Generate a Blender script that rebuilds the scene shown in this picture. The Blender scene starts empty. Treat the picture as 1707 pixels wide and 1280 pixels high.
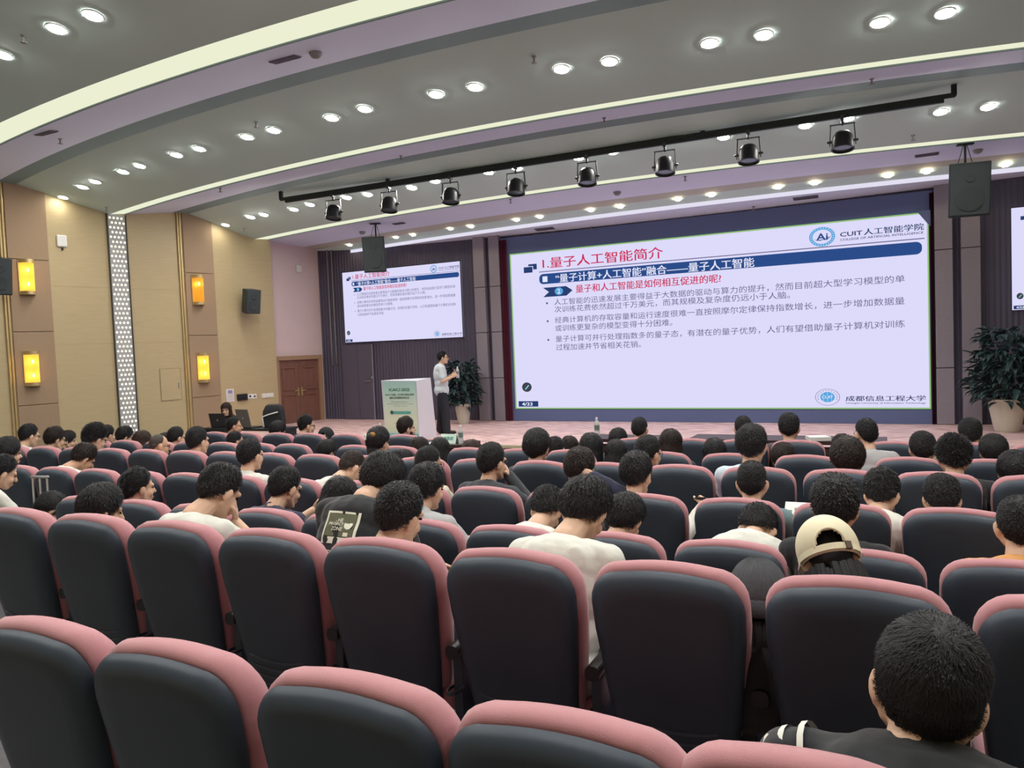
import bpy, bmesh, math, random
import numpy as np
from mathutils import Matrix, Vector, noise
random.seed(7); RNG = np.random.default_rng(11)
S = bpy.context.scene
C = S.collection
PI = math.pi
# ------------------------------------------------------------------ camera
EYE = 1.75                                   # lens height over the floor of the back rows
FPX = 1300.0
def _n(v): v = np.asarray(v, float); return v / np.linalg.norm(v)
_vx = np.array([-1682 - 853.5, 680 - 640.0, FPX])
_X = _n(-_vx); _U = _n(np.cross(_vx, [1000.0, -40.0, 0]))
if _U[1] > 0: _U = -_U
_Y = _n(np.cross(_U, _X))
if _Y[2] < 0: _Y = -_Y
RW = np.array([_X, _Y, _U])                  # camera (x right, y down, z ahead) -> room
cam = bpy.data.cameras.new('camera'); camo = bpy.data.objects.new('camera', cam); C.objects.link(camo)
cam.sensor_width = 36; cam.lens = FPX / 1707 * 36; cam.clip_start = .05; cam.clip_end = 200
_r, _u, _b = RW @ [1, 0, 0], RW @ [0, -1, 0], RW @ [0, 0, -1]
camo.matrix_world = Matrix([[_r[i], _u[i], _b[i], (0, 0, EYE)[i]] for i in range(3)] + [[0, 0, 0, 1]])
S.camera = camo
# ------------------------------------------------------------------ world, exposure
w = bpy.data.worlds.new('world'); S.world = w; w.use_nodes = True
w.node_tree.nodes['Background'].inputs[0].default_value = (.5, .52, .6, 1)
w.node_tree.nodes['Background'].inputs[1].default_value = .02
S.view_settings.view_transform = 'Standard'; S.view_settings.look = 'None'
S.view_settings.gamma = 1; S.view_settings.exposure = 0.0; S.view_settings.use_curve_mapping = False
LAMP = 265.0                                 # radiance of the ceiling downlights
# ------------------------------------------------------------------ geometry of the hall
def ray(px, py):
    d = RW @ np.array([px - 853.5, py - 640.0, FPX]); return d / d[1]
def atY(px, py, y): d = ray(px, py) * y; return np.array([d[0], d[1], d[2] + EYE])
def atZ(px, py, z): d = ray(px, py); d = d * ((z - EYE) / d[2]); return np.array([d[0], d[1], d[2] + EYE])
BACKY = 16.7
def wallx(y): return -14.19 - .17 * (BACKY - .1 - y)
def onwall(px, py, off=0.0):
    d = ray(px, py); k = -14.19 + off - .17 * (BACKY - .1)
    t = k / (d[0] - .17); p = d * t; return np.array([p[0], p[1], p[2] + EYE])
def arc(x, yq=0.0):
    a = (x + 5.8) ** 2 / 72.0
    if yq <= 14.5: return a
    k = min(1, (yq - 14.5) / 1.1); return a * (1 - k) + k * (x + 4.0) ** 2 / 95.0
def unarc(x, y):
    q = y - arc(x)
    for _ in range(6): q = y - arc(x, q)
    return q
# ------------------------------------------------------------------ materials
MATS = {}
def mat(name, col, rough=.6, metal=0.0, spec=.3, var=0.0, scale=8.0, bump=0.0, bscale=60.0, stretch=(1, 1, 1), coat=0.0, emit=None, es=0.0, sheen=0.0, col2=None, dist=.01, sharp=0.0):
    if name in MATS: return MATS[name]
    m = bpy.data.materials.new(name); m.use_nodes = True; nt = m.node_tree; b = nt.nodes['Principled BSDF']
    b.inputs['Base Color'].default_value = (*col, 1); b.inputs['Roughness'].default_value = rough
    b.inputs['Metallic'].default_value = metal; b.inputs['Specular IOR Level'].default_value = spec
    b.inputs['Coat Weight'].default_value = coat; b.inputs['Sheen Weight'].default_value = sheen
    if emit: b.inputs['Emission Color'].default_value = (*emit, 1); b.inputs['Emission Strength'].default_value = es
    if var or bump:
        tc = nt.nodes.new('ShaderNodeTexCoord'); mp = nt.nodes.new('ShaderNodeMapping'); mp.inputs['Scale'].default_value = stretch
        nt.links.new(tc.outputs['Object'], mp.inputs['Vector'])
    if var:
        tn = nt.nodes.new('ShaderNodeTexNoise'); tn.inputs['Scale'].default_value = scale; tn.inputs['Detail'].default_value = 5
        mx = nt.nodes.new('ShaderNodeMix'); mx.data_type = 'RGBA'
        c2 = col2 or tuple(c * (1 - var) for c in col); c1 = col if col2 else tuple(min(1, c * (1 + var * .6)) for c in col)
        mx.inputs['A'].default_value = (*c1, 1); mx.inputs['B'].default_value = (*c2, 1)
        nt.links.new(mp.outputs['Vector'], tn.inputs['Vector']); nt.links.new(tn.outputs['Fac'], mx.inputs['Factor'])
        if sharp:
            rp = nt.nodes.new('ShaderNodeMapRange'); rp.inputs['From Min'].default_value = .5 - sharp; rp.inputs['From Max'].default_value = .5 + sharp
            nt.links.new(tn.outputs['Fac'], rp.inputs['Value']); nt.links.new(rp.outputs['Result'], mx.inputs['Factor'])
        nt.links.new(mx.outputs['Result'], b.inputs['Base Color'])
    if bump:
        bn = nt.nodes.new('ShaderNodeTexNoise'); bn.inputs['Scale'].default_value = bscale; bn.inputs['Detail'].default_value = 3
        bp = nt.nodes.new('ShaderNodeBump'); bp.inputs['Strength'].default_value = bump; bp.inputs['Distance'].default_value = dist
        nt.links.new(mp.outputs['Vector'], bn.inputs['Vector']); nt.links.new(bn.outputs['Fac'], bp.inputs['Height'])
        nt.links.new(bp.outputs['Normal'], b.inputs['Normal'])
    MATS[name] = m; return m
def emat(name, col, s):
    if name in MATS: return MATS[name]
    m = bpy.data.materials.new(name); m.use_nodes = True; nt = m.node_tree
    nt.nodes.remove(nt.nodes['Principled BSDF']); e = nt.nodes.new('ShaderNodeEmission')
    e.inputs[0].default_value = (*col, 1); e.inputs[1].default_value = s
    nt.links.new(e.outputs[0], nt.nodes['Material Output'].inputs[0]); MATS[name] = m; return m
def srgb(r, g, b):
    f = lambda c: (c / 255 / 12.92) if c <= 10 else ((c / 255 + .055) / 1.055) ** 2.4
    return (f(r), f(g), f(b))
def wood(name, c1, c2, stretch, rough=.5, boards=None):
    m = mat(name, c1, rough, var=.3, scale=3.0, stretch=stretch, col2=c2, bump=.05, bscale=12)
    if boards:
        nt = m.node_tree; b = nt.nodes['Principled BSDF']; src = b.inputs['Base Color'].links[0].from_socket
        tc = nt.nodes.new('ShaderNodeTexCoord'); wv = nt.nodes.new('ShaderNodeTexWave'); mp = nt.nodes.new('ShaderNodeMapping')
        wv.bands_direction = boards[0]; wv.inputs['Scale'].default_value = boards[1]; wv.wave_profile = 'SAW'
        rp = nt.nodes.new('ShaderNodeValToRGB'); rp.color_ramp.elements[0].position = 0; rp.color_ramp.elements[0].color = (.8, .8, .8, 1)
        rp.color_ramp.elements[1].position = .06; rp.color_ramp.elements[1].color = (1, 1, 1, 1)
        mx = nt.nodes.new('ShaderNodeMix'); mx.data_type = 'RGBA'; mx.blend_type = 'MULTIPLY'; mx.inputs['Factor'].default_value = 1
        nt.links.new(tc.outputs['Object'], mp.inputs['Vector']); nt.links.new(mp.outputs['Vector'], wv.inputs['Vector']); nt.links.new(wv.outputs['Fac'], rp.inputs['Fac'])
        nt.links.new(src, mx.inputs['A']); nt.links.new(rp.outputs['Color'], mx.inputs['B']); nt.links.new(mx.outputs['Result'], b.inputs['Base Color'])
    return m
# ------------------------------------------------------------------ mesh helpers
class MB:
    """collects shapes into one mesh"""
    def __init__(s): s.v = []; s.f = []; s.mi = []; s.n = 0
    def add(s, v, f, mi=0):
        v = np.asarray(v, float); s.v.append(v)
        for q in f: s.f.append(tuple(i + s.n for i in q)); s.mi.append(mi)
        s.n += len(v); return s
    def box(s, c, d, R=None, mi=0):
        v = np.array([[x, y, z] for x in (-.5, .5) for y in (-.5, .5) for z in (-.5, .5)]) * np.asarray(d, float)
        if R is not None: v = v @ np.asarray(R).T
        return s.add(v + np.asarray(c, float), [(0, 1, 3, 2), (4, 6, 7, 5), (0, 4, 5, 1), (2, 3, 7, 6), (0, 2, 6, 4), (1, 5, 7, 3)], mi)
    def quad(s, a, b, c, d, mi=0): return s.add([a, b, c, d], [(0, 1, 2, 3)], mi)
    def ell(s, c, r, R=None, nu=16, nv=10, mi=0):
        v, f = _sph(nu, nv); v = v * np.asarray(r, float)
        if R is not None: v = v @ np.asarray(R).T
        return s.add(v + np.asarray(c, float), f, mi)
    def cap(s, p0, p1, r0, r1=None, nu=12, mi=0, ends=True):
        r1 = r0 if r1 is None else r1; p0 = np.asarray(p0, float); p1 = np.asarray(p1, float)
        a = p1 - p0; L = np.linalg.norm(a); a = a / L if L > 1e-9 else np.array([0, 0, 1.0])
        t = np.array([1.0, 0, 0]) if abs(a[0]) < .8 else np.array([0, 1.0, 0])
        u = _n(np.cross(a, t)); w_ = np.cross(a, u)
        prof = []
        if ends:
            for k in range(4): th = -PI / 2 + k * PI / 8; prof.append((p0 + a * r0 * math.sin(th), max(r0 * math.cos(th), r0 * .02)))
        prof.append((p0, r0)); prof.append((p1, r1))
        if ends:
            for k in range(1, 5): th = k * PI / 8; prof.append((p1 + a * r1 * math.sin(th), max(r1 * math.cos(th), r1 * .02)))
        return s.rings([(c, u * r, w_ * r) for c, r in prof], nu, mi)
    def rings(s, prof, nu, mi=0, close=True):
        v = []; f = []
        ang = [2 * PI * i / nu for i in range(nu)]
        for c, u, w_ in prof:
            for a in ang: v.append(c + u * math.cos(a) + w_ * math.sin(a))
        for k in range(len(prof) - 1):
            for i in range(nu):
                j = (i + 1) % nu; f.append((k * nu + i, k * nu + j, (k + 1) * nu + j, (k + 1) * nu + i))
        if close: f.append(tuple(range(nu))[::-1]); f.append(tuple((len(prof) - 1) * nu + i for i in range(nu)))
        return s.add(v, f, mi)
    def lathe(s, prof, c=(0, 0, 0), nu=24, mi=0, close=True):
        c = np.asarray(c, float)
        return s.rings([(c + [0, 0, z], np.array([r, 0, 0.0]), np.array([0, r, 0.0])) for r, z in prof], nu, mi, close)
    def tube(s, pts, r, nu=8, mi=0):
        for a, b in zip(pts[:-1], pts[1:]): s.cap(a, b, r, r, nu, mi)
        return s
    def loft(s, loops, mi=0, caps=(True, True)):
        n = len(loops[0]); v = np.concatenate(loops); f = []
        for k in range(len(loops) - 1):
            for i in range(n):
                j = (i + 1) % n; f.append((k * n + i, k * n + j, (k + 1) * n + j, (k + 1) * n + i))
        if caps[0]: f.append(tuple(range(n))[::-1])
        if caps[1]: f.append(tuple((len(loops) - 1) * n + i for i in range(n)))
        return s.add(v, f, mi)
    def mesh(s, name, smooth=True):
        me = bpy.data.meshes.new(name)
        me.from_pydata(np.concatenate(s.v).tolist() if s.v else [], [], s.f)
        bm = bmesh.new(); bm.from_mesh(me); bmesh.ops.recalc_face_normals(bm, faces=bm.faces); bm.to_mesh(me); bm.free()
        if len(set(s.mi)) > 1: me.polygons.foreach_set('material_index', s.mi)
        if smooth: me.polygons.foreach_set('use_smooth', [True] * len(me.polygons)); me.set_sharp_from_angle(angle=R_(52))
        return me
    def build(s, name, m, parent=None, smooth=True, loc=None):
        return obj(name, s.mesh(name, smooth), m, parent, loc)
def R_(d): return math.radians(d)
_SP = {}
def _sph(nu, nv):
    if (nu, nv) not in _SP:
        v = [(0, 0, -1)]
        for k in range(1, nv):
            th = -PI / 2 + PI * k / nv
            for i in range(nu): a = 2 * PI * i / nu; v.append((math.cos(th) * math.cos(a), math.cos(th) * math.sin(a), math.sin(th)))
        v.append((0, 0, 1)); f = []
        for i in range(nu): f.append((0, 1 + (i + 1) % nu, 1 + i))
        for k in range(nv - 2):
            for i in range(nu):
                j = (i + 1) % nu; a = 1 + k * nu; f.append((a + i, a + j, a + nu + j, a + nu + i))
        l = len(v) - 1; a = 1 + (nv - 2) * nu
        for i in range(nu): f.append((a + i, a + (i + 1) % nu, l))
        _SP[(nu, nv)] = (np.array(v), f)
    return _SP[(nu, nv)]
def obj(name, me, m=None, parent=None, loc=None):
    o = bpy.data.objects.new(name, me); C.objects.link(o)
    if m is not None:
        ms = m if isinstance(m, (list, tuple)) else [m]
        if len(me.materials) == 0:
            for x in ms: me.materials.append(x)
    if parent is not None: o.parent = parent
    if loc is not None: o.location = loc
    return o
def tag(o, label=None, cat=None, group=None, kind=None):
    if label: o['label'] = label
    if cat: o['category'] = cat
    if group: o['group'] = group
    if kind: o['kind'] = kind
    return o
def thing(name, label, cat, loc=(0, 0, 0), rz=0.0, group=None):
    o = bpy.data.objects.new(name, None); C.objects.link(o); o.location = loc; o.rotation_euler = (0, 0, rz)
    o.empty_display_size = .1
    return tag(o, label, cat, group)
def struct(name, mb, m, smooth=False): return tag(mb.build(name, m, None, smooth), kind='structure')
def copy_tree(root):
    r = root.copy(); C.objects.link(r)
    for ch in list(root.children):
        c = ch.copy(); C.objects.link(c); c.parent = r
        for g in list(ch.children):
            d = g.copy(); C.objects.link(d); d.parent = c
    return r
ORD = ['first', 'second', 'third', 'fourth', 'fifth', 'sixth', 'seventh', 'eighth', 'ninth', 'tenth', 'eleventh', 'twelfth', 'thirteenth', 'fourteenth', 'fifteenth', 'sixteenth', 'seventeenth', 'eighteenth', 'nineteenth', 'twentieth']
def ordl(i, n):
    return 'leftmost' if i == 0 else 'rightmost' if i == n - 1 else ORD[i] + ' from the left'
def rotz(a): c, s_ = math.cos(a), math.sin(a); return np.array([[c, -s_, 0], [s_, c, 0], [0, 0, 1.0]])
def rotx(a): c, s_ = math.cos(a), math.sin(a); return np.array([[1.0, 0, 0], [0, c, -s_], [0, s_, c]])
def roty(a): c, s_ = math.cos(a), math.sin(a); return np.array([[c, 0, s_], [0, 1.0, 0], [-s_, 0, c]])
def text_mesh(name, body, offset=0.0, res=2):
    """flat lettering in unit space: x 0..1, z 0..1 after fit()"""
    cu = bpy.data.curves.new(name, 'FONT'); cu.body = body; cu.offset = offset; cu.resolution_u = res
    o = bpy.data.objects.new(name, cu); C.objects.link(o); dg = bpy.context.evaluated_depsgraph_get(); dg.update()
    me = bpy.data.meshes.new_from_object(o.evaluated_get(dg)); n = len(me.vertices)
    co = np.zeros(n * 3); me.vertices.foreach_get('co', co); co = co.reshape(n, 3)
    f = [tuple(p.vertices) for p in me.polygons]
    bpy.data.objects.remove(o); bpy.data.curves.remove(cu); bpy.data.meshes.remove(me)
    return co[:, :2], f
def text_into(mb, body, x0, x1, z0, z1, y, offset=0.0, keep=False, mi=0):
    if offset > .009 and any(ord(c) > 0x2fff for c in body):      # heavier strokes: the same glyphs again, a hair to the side
        d = offset * .9 * (x1 - x0) / len(body)
        for k in (-1, 1): text_into(mb, body, x0 + k * d, x1 + k * d, z0, z1, y - .0004 * k, .004)
        offset = .004
    co, f = text_mesh('t', body, offset); lo, hi = co.min(0), co.max(0)
    sx = (x1 - x0) / (hi[0] - lo[0]); sz = (z1 - z0) / (hi[1] - lo[1])
    if keep: sz = sx
    v = np.stack([x0 + (co[:, 0] - lo[0]) * sx, np.full(len(co), y), z0 + (co[:, 1] - lo[1]) * sz], 1)
    mb.add(v, f, mi); return mb
def remesh(mb, voxel, noise_amp=0.0, noise_f=10.0, stretch=(1, 1, 1), smooth=0):
    me = mb.mesh('tmp', False); o = bpy.data.objects.new('tmp', me); C.objects.link(o)
    md = o.modifiers.new('r', 'REMESH'); md.mode = 'VOXEL'; md.voxel_size = voxel
    if smooth: sm = o.modifiers.new('s', 'SMOOTH'); sm.iterations = smooth; sm.factor = .5
    dg = bpy.context.evaluated_depsgraph_get(); dg.update()
    r = bpy.data.meshes.new_from_object(o.evaluated_get(dg)); bpy.data.objects.remove(o); bpy.data.meshes.remove(me)
    n = len(r.vertices)
    if noise_amp:
        co = np.zeros(n * 3); r.vertices.foreach_get('co', co); no = np.zeros(n * 3); r.vertices.foreach_get('normal', no)
        co = co.reshape(n, 3); no = no.reshape(n, 3); q = co * noise_f * np.asarray(stretch)
        a = np.array([noise.noise(Vector(p)) for p in q]); b = np.array([noise.noise(Vector(p)) for p in q * 2.3 + 7])
        co = co + no * ((1 - 2 * np.abs(a)) * .6 + b * .5)[:, None] * noise_amp
        r.vertices.foreach_set('co', co.ravel())
    r.polygons.foreach_set('use_smooth', [True] * len(r.polygons)); r.update()
    return r
# ------------------------------------------------------------------ room materials
M_cream = wood('cream_wood_wall', (.53, .43, .26), (.45, .36, .21), (1, 1, 9), .45)
M_pinkwall = mat('rose_plaster', (.70, .56, .57), .7, var=.06, scale=2)
M_brown = mat('brown_fabric_panel', (.36, .255, .17), .85, var=.12, scale=40, bump=.15, bscale=300)
M_gold = mat('brass_trim', (.62, .48, .25), .35, metal=.6)
M_ceil = mat('ceiling_paint', (.575, .73, .71), .8, var=.03, scale=1)
M_soff = mat('soffit_paint', (.66, .69, .86), .8, var=.03, scale=1)
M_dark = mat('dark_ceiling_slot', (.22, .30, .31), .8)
M_stepshade = mat('shaded_ceiling_step', (.46, .45, .40), .8)  # browner tone puts the shadow on the last step into its colour
M_floor = mat('dark_carpet', (.17, .165, .18), .9, var=.3, scale=30, bump=.2, bscale=200)
M_stage = mat('stage_boards', (.90, .64, .60), .6, var=.35, scale=4.0, stretch=(.7, 2.6, 1), col2=(.50, .31, .33), sharp=.14)
M_riser = mat('beige_stage_riser', (.55, .48, .34), .5, var=.1)
M_black = mat('black_plastic', (.02, .022, .026), .45)
M_metal = mat('grey_metal', (.35, .36, .38), .35, metal=.8)
M_white = mat('white_plastic', (.75, .75, .74), .45)
M_walnut = wood('red_brown_door_wood', (.25, .125, .10), (.17, .08, .065), (6, 6, 1), .4)
M_doorframe = wood('tan_door_frame', (.42, .27, .18), (.34, .21, .13), (6, 6, 1), .45)
M_surround = mat('dark_screen_surround', (.12, .155, .32), .55)
M_pil = mat('taupe_wall_panel', (.27, .245, .295), .7, var=.12, scale=20, bump=.1, bscale=200)
M_curtain = mat('dark_red_curtain', (.16, .03, .06), .85)
def ribbed():
    m = mat('dark_ribbed_wall', (.095, .086, .135), .6, var=.25, scale=3, stretch=(1, 1, .3)); nt = m.node_tree; b = nt.nodes['Principled BSDF']
    tc = nt.nodes.new('ShaderNodeTexCoord'); wv = nt.nodes.new('ShaderNodeTexWave'); wv.bands_direction = 'X'; wv.inputs['Scale'].default_value = 3.4
    bp = nt.nodes.new('ShaderNodeBump'); bp.inputs['Strength'].default_value = .9; bp.inputs['Distance'].default_value = .02
    nt.links.new(tc.outputs['Object'], wv.inputs['Vector']); nt.links.new(wv.outputs['Fac'], bp.inputs['Height']); nt.links.new(bp.outputs['Normal'], b.inputs['Normal'])
    return m
M_rib = ribbed()
# ------------------------------------------------------------------ ceiling
PROF = [(-4.5, 4.0, 0), (.7, 4.0, 0), (2.52, 3.62, 3), (2.98, 3.64, 1), (4.02, 3.78, 2), (4.36, 3.78, 0),
        (6.18, 3.38, 3), (6.65, 3.40, 1), (7.68, 3.54, 2), (8.02, 3.54, 0), (9.85, 3.16, 3), (10.2, 3.20, 1), (11.32, 3.36, 2), (11.72, 3.37, 0),
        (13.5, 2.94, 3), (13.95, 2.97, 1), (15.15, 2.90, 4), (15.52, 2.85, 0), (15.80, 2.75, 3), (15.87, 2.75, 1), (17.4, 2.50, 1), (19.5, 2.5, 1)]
def zceil(yq):
    for (a, za, _), (b, zb, _) in zip(PROF[:-1], PROF[1:]):
        if a <= yq <= b: return EYE + za + (zb - za) * (yq - a) / (b - a), (zb - za) / (b - a)
    return EYE + 3, 0
def onceil(px, py):
    y = 2.0
    while y < 18:
        p = atY(px, py, y); z, s_ = zceil(unarc(p[0], y))
        if p[2] >= z: return np.array([p[0], p[1], z]), s_
        y += .01
    return atY(px, py, 16), 0
XS = np.linspace(-18.5, 8.5, 55)
mb = MB()
for (a, za, k), (b, zb, _) in zip(PROF[:-1], PROF[1:]):
    up = .05 if k == 3 else 0.0
    for i in range(len(XS) - 1):
        x0, x1 = XS[i], XS[i + 1]
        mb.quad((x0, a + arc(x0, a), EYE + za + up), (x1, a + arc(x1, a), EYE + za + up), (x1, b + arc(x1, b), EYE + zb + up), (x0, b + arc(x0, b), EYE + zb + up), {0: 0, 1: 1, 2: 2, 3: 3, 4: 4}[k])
        if up:                                             # the cheeks of the light cove
            mb.quad((x0, a + arc(x0, a), EYE + za), (x1, a + arc(x1, a), EYE + za), (x1, a + arc(x1, a), EYE + za + up), (x0, a + arc(x0, a), EYE + za + up), 3)
            mb.quad((x0, b + arc(x0, b), EYE + zb), (x1, b + arc(x1, b), EYE + zb), (x1, b + arc(x1, b), EYE + zb + up), (x0, b + arc(x0, b), EYE + zb + up), 3)
        if k == 2 and False: pass
struct('ceiling', mb, [M_ceil, M_soff, M_dark, M_ceil, M_stepshade])
glow_bands = [(s0, s1) for s0, s1 in zip(PROF[:-1], PROF[1:]) if s0[2] == 3]
M_cove = emat('cove_diffuser', (.86, .88, .66), .98); M_moulding = emat('glowing_moulding', (.80, .78, .92), .95)  # stage-side line is a moulding, no lamp; its lit look is painted as glow
names = ['cove light behind the front of the rear ceiling panel', 'cove light on the step nearest the camera', 'cove light on the second step, before the lighting bar', 'cove light on the third step, behind the lighting bar', 'thin white moulding nearest the stage opening, glow painted on']
for i, ((a, za, _), (b, zb, _)) in enumerate(glow_bands):
    mb = MB(); xx = np.linspace(-15.6, 6.9, 45)
    for x0, x1 in zip(xx[:-1], xx[1:]):
        e = .012
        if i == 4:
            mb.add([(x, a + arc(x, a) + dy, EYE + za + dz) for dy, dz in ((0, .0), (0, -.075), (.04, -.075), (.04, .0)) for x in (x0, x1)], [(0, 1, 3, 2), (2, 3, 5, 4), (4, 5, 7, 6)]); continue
        mb.quad((x0, a + e + arc(x0, a), EYE + za + .006), (x1, a + e + arc(x1, a), EYE + za + .006), (x1, b - e + arc(x1, b), EYE + zb + .006), (x0, b - e + arc(x0, b), EYE + zb + .006))
    tag(mb.build('cove_or_moulding_glow', M_moulding if i == 4 else M_cove, None, False), 'long curved ' + names[i], 'light', 'curved cove lights in the ceiling')
# thin trim along each soffit's front edge
for i, (a, za) in enumerate([(2.98, 3.64), (6.65, 3.40), (10.2, 3.20), (13.95, 2.97)]):
    mb = MB()
    for x0, x1 in zip(XS[:-1], XS[1:]): mb.add([(x0, a + arc(x0, a) - .012, EYE + za - .012), (x1, a + arc(x1, a) - .012, EYE + za - .012), (x1, a + arc(x1, a) + .012, EYE + za - .012), (x0, a + arc(x0, a) + .012, EYE + za - .012),
        (x0, a + arc(x0, a) - .012, EYE + za + .012), (x1, a + arc(x1, a) - .012, EYE + za + .012), (x1, a + arc(x1, a) + .012, EYE + za + .012), (x0, a + arc(x0, a) + .012, EYE + za + .012)], [(0, 1, 2, 3), (0, 4, 5, 1), (2, 6, 7, 3)])
    struct('trim_%d' % (i + 1), mb, M_dark)
# ------------------------------------------------------------------ walls
def wstrip(mb, y0, y1, z0, z1, off, th=.06, mi=0):
    a = np.array([wallx(y0) + off, y0]); b = np.array([wallx(y1) + off, y1]); n = _n([1, -.17]) * th
    v = [(*a, z0), (*b, z0), (*b, z1), (*a, z1), (*(a - n), z0), (*(b - n), z0), (*(b - n), z1), (*(a - n), z1)]
    mb.add(v, [(0, 1, 2, 3), (7, 6, 5, 4), (0, 4, 5, 1), (3, 2, 6, 7), (0, 3, 7, 4), (1, 5, 6, 2)], mi); return mb
struct('wall_left', wstrip(MB(), -3.2, 15.03, -.4, 6.0, 0.0, .25), M_cream)
struct('wall_left.001', wstrip(MB(), 14.95, 17.0, -.4, 6.0, -.2, .2), M_pinkwall)
struct('wall_right', MB().box((7.2, 7, 2.7), (.2, 21, 6.8)), M_cream)
struct('wall_back', MB().box((-5, -3.1, 2.7), (28, .2, 6.8)), M_cream)
struct('wall_front', MB().box((-4, BACKY + .1, 2.4), (24, .2, 6.0)), M_rib)
# brown padded panels on the left wall with the brass posts beside them
seams = [-.76, .68, 2.1]
for i, (y0, y1) in enumerate([(9.06, 9.81), (12.66, 13.41)]):
    zs = [-.4, EYE - .765, EYE + .675, EYE + 2.09, 6.0] if i == 0 else [-.4, EYE - .93, EYE + .565, EYE + 2.02, 6.0]
    if i == 1:
        zs = [-.4, onwall(360, 660)[2], onwall(355, 559)[2], onwall(345, 456.5)[2], 6.0]
    mb = MB()
    for z0, z1 in zip(zs[:-1], zs[1:]): wstrip(mb, y0 + .006, y1 - .006, z0 + .006, z1 - .006, .03, .05)
    o = tag(mb.build('trim_%d' % (5 + i), M_brown, None, False), kind='structure')
    b = o.modifiers.new('b', 'BEVEL'); b.width = .012; b.segments = 2
for i, y in enumerate([9.0, 12.58]):
    a = np.array([wallx(y) + .02, y, 0]); mb = MB()
    for dy in (-.03, .03): mb.cap((a[0], y + dy, -.3), (a[0], y + dy, 6.0), .022, .022, 8)
    struct('trim_%d' % (7 + i), mb, M_gold)
# skirting and thin horizontal joint lines in the cream cladding
mb = MB()
for zz in (EYE + 1.6, EYE + .42): wstrip(mb, 9.85, 10.98, zz - .004, zz + .004, .003, .01); wstrip(mb, 11.42, 12.52, zz - .004, zz + .004, .003, .01)
struct('trim_9', mb, mat('joint_line', (.40, .31, .18), .6))
# floors: rear platform, middle platform, front floor, stage
mb = MB(); mb.box((-4.5, -.1, -.25), (26, 6.2, .5)); struct('floor', mb, M_floor)
mb = MB(); mb.box((-4.5, 4.65, -.345), (26, 3.3, .31)); struct('floor.001', mb, M_floor)
mb = MB(); mb.box((-4.5, 9.5, -.42), (26, 6.4, .26)); struct('floor.002', mb, M_floor)
STZ = -.02; STY = 12.45
mb = MB(); mb.box((-4.0, (STY + BACKY) / 2 + .02, STZ - .04), (24, BACKY - STY, .08)); struct('floor.003', mb, M_stage)
mb = MB(); mb.box((-4.0, STY + .05, -.22), (24, .06, .24)); mb.box((-4.0, STY + .0, STZ - .02), (24, .1, .05)); struct('trim_10', mb, M_riser)
# ------------------------------------------------------------------ stage wall: pilasters, surround, screens
def onback(px, py, dy=0.0): return atY(px, py, BACKY - dy)
def pil(n, cols, zseams):
    mb = MB()
    for (xa, xb) in cols:
        zz = [STZ] + zseams + [4.6]
        for z0, z1 in zip(zz[:-1], zz[1:]): mb.box(((xa + xb) / 2, BACKY - .07, (z0 + z1) / 2), (xb - xa, .14, z1 - z0 - .012))
        mb.box(((xa + xb) / 2, BACKY - .02, 2), (xb - xa - .02, .05, 4.2))
    o = struct(n, mb, M_pil); b = o.modifiers.new('b', 'BEVEL'); b.width = .01; b.segments = 2
X_ = lambda px, py: onback(px, py)[0]
pil('trim_11', [(X_(795, 480), X_(813, 480)), (X_(821, 480), X_(838, 480))], [onback(800, 630)[2], onback(800, 555)[2], onback(800, 480)[2]])
pil('trim_12', [(X_(1558, 450), X_(1588, 450)), (X_(1602, 450), X_(1634, 450))], [onback(1560, 613)[2], onback(1560, 418)[2]])
def curtain(n, xa, xb):
    mb = MB(); xs = np.linspace(xa, xb, 25); z0, z1 = STZ + .01, 4.3
    ys = [BACKY - .09 - .045 * math.sin(k * 1.9) for k in range(25)]
    for k in range(24): mb.quad((xs[k], ys[k], z0), (xs[k + 1], ys[k + 1], z0), (xs[k + 1], ys[k + 1], z1), (xs[k], ys[k], z1))
    for k in range(24): mb.quad((xs[k], ys[k] + .04, z0), (xs[k + 1], ys[k + 1] + .04, z0), (xs[k + 1], ys[k + 1] + .04, z1), (xs[k], ys[k] + .04, z1))
    return mb
for lab, xa, xb in [('narrow dark red stage curtain left of the big screen', X_(840, 500), X_(850, 500)), ('narrow dark red stage curtain right of the big screen', X_(1551, 500), X_(1557, 500))]:
    tag(curtain('c', xa, xb).build('stage_curtain', M_curtain), lab, 'curtain', 'curtains beside the big screen')
MX0, MX1, MZ0, MZ1 = -.505 * BACKY, .0175 * BACKY, EYE - .087 * BACKY, EYE + .1305 * BACKY
M_scr = emat('screen_white', (.725, .705, .955), 1.0)
M_navy = emat('slide_navy', (.022, .05, .16), 1.0); M_blue = emat('slide_blue', (.024, .072, .25), 1.0); M_red = emat('slide_red', (.60, .025, .10), 1.0)
M_ink = emat('slide_ink', (.125, .12, .25), 1.0); M_deep = emat('slide_deep_blue', (.015, .05, .14), 1.0); M_inkd = emat('slide_dark_ink', (.05, .06, .15), 1.0); M_sw = emat('slide_letter_white', (.80, .82, 1.0), 1.0)
M_cyan = emat('slide_cyan', (.10, .38, .72), 1.0); M_pen = emat('slide_charcoal', (.05, .055, .075), 1.0); M_teal = emat('slide_teal', (.28, .62, .66), 1.0)
M_green = emat('screen_edge_green', (.36, .66, .24), .8)
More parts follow.
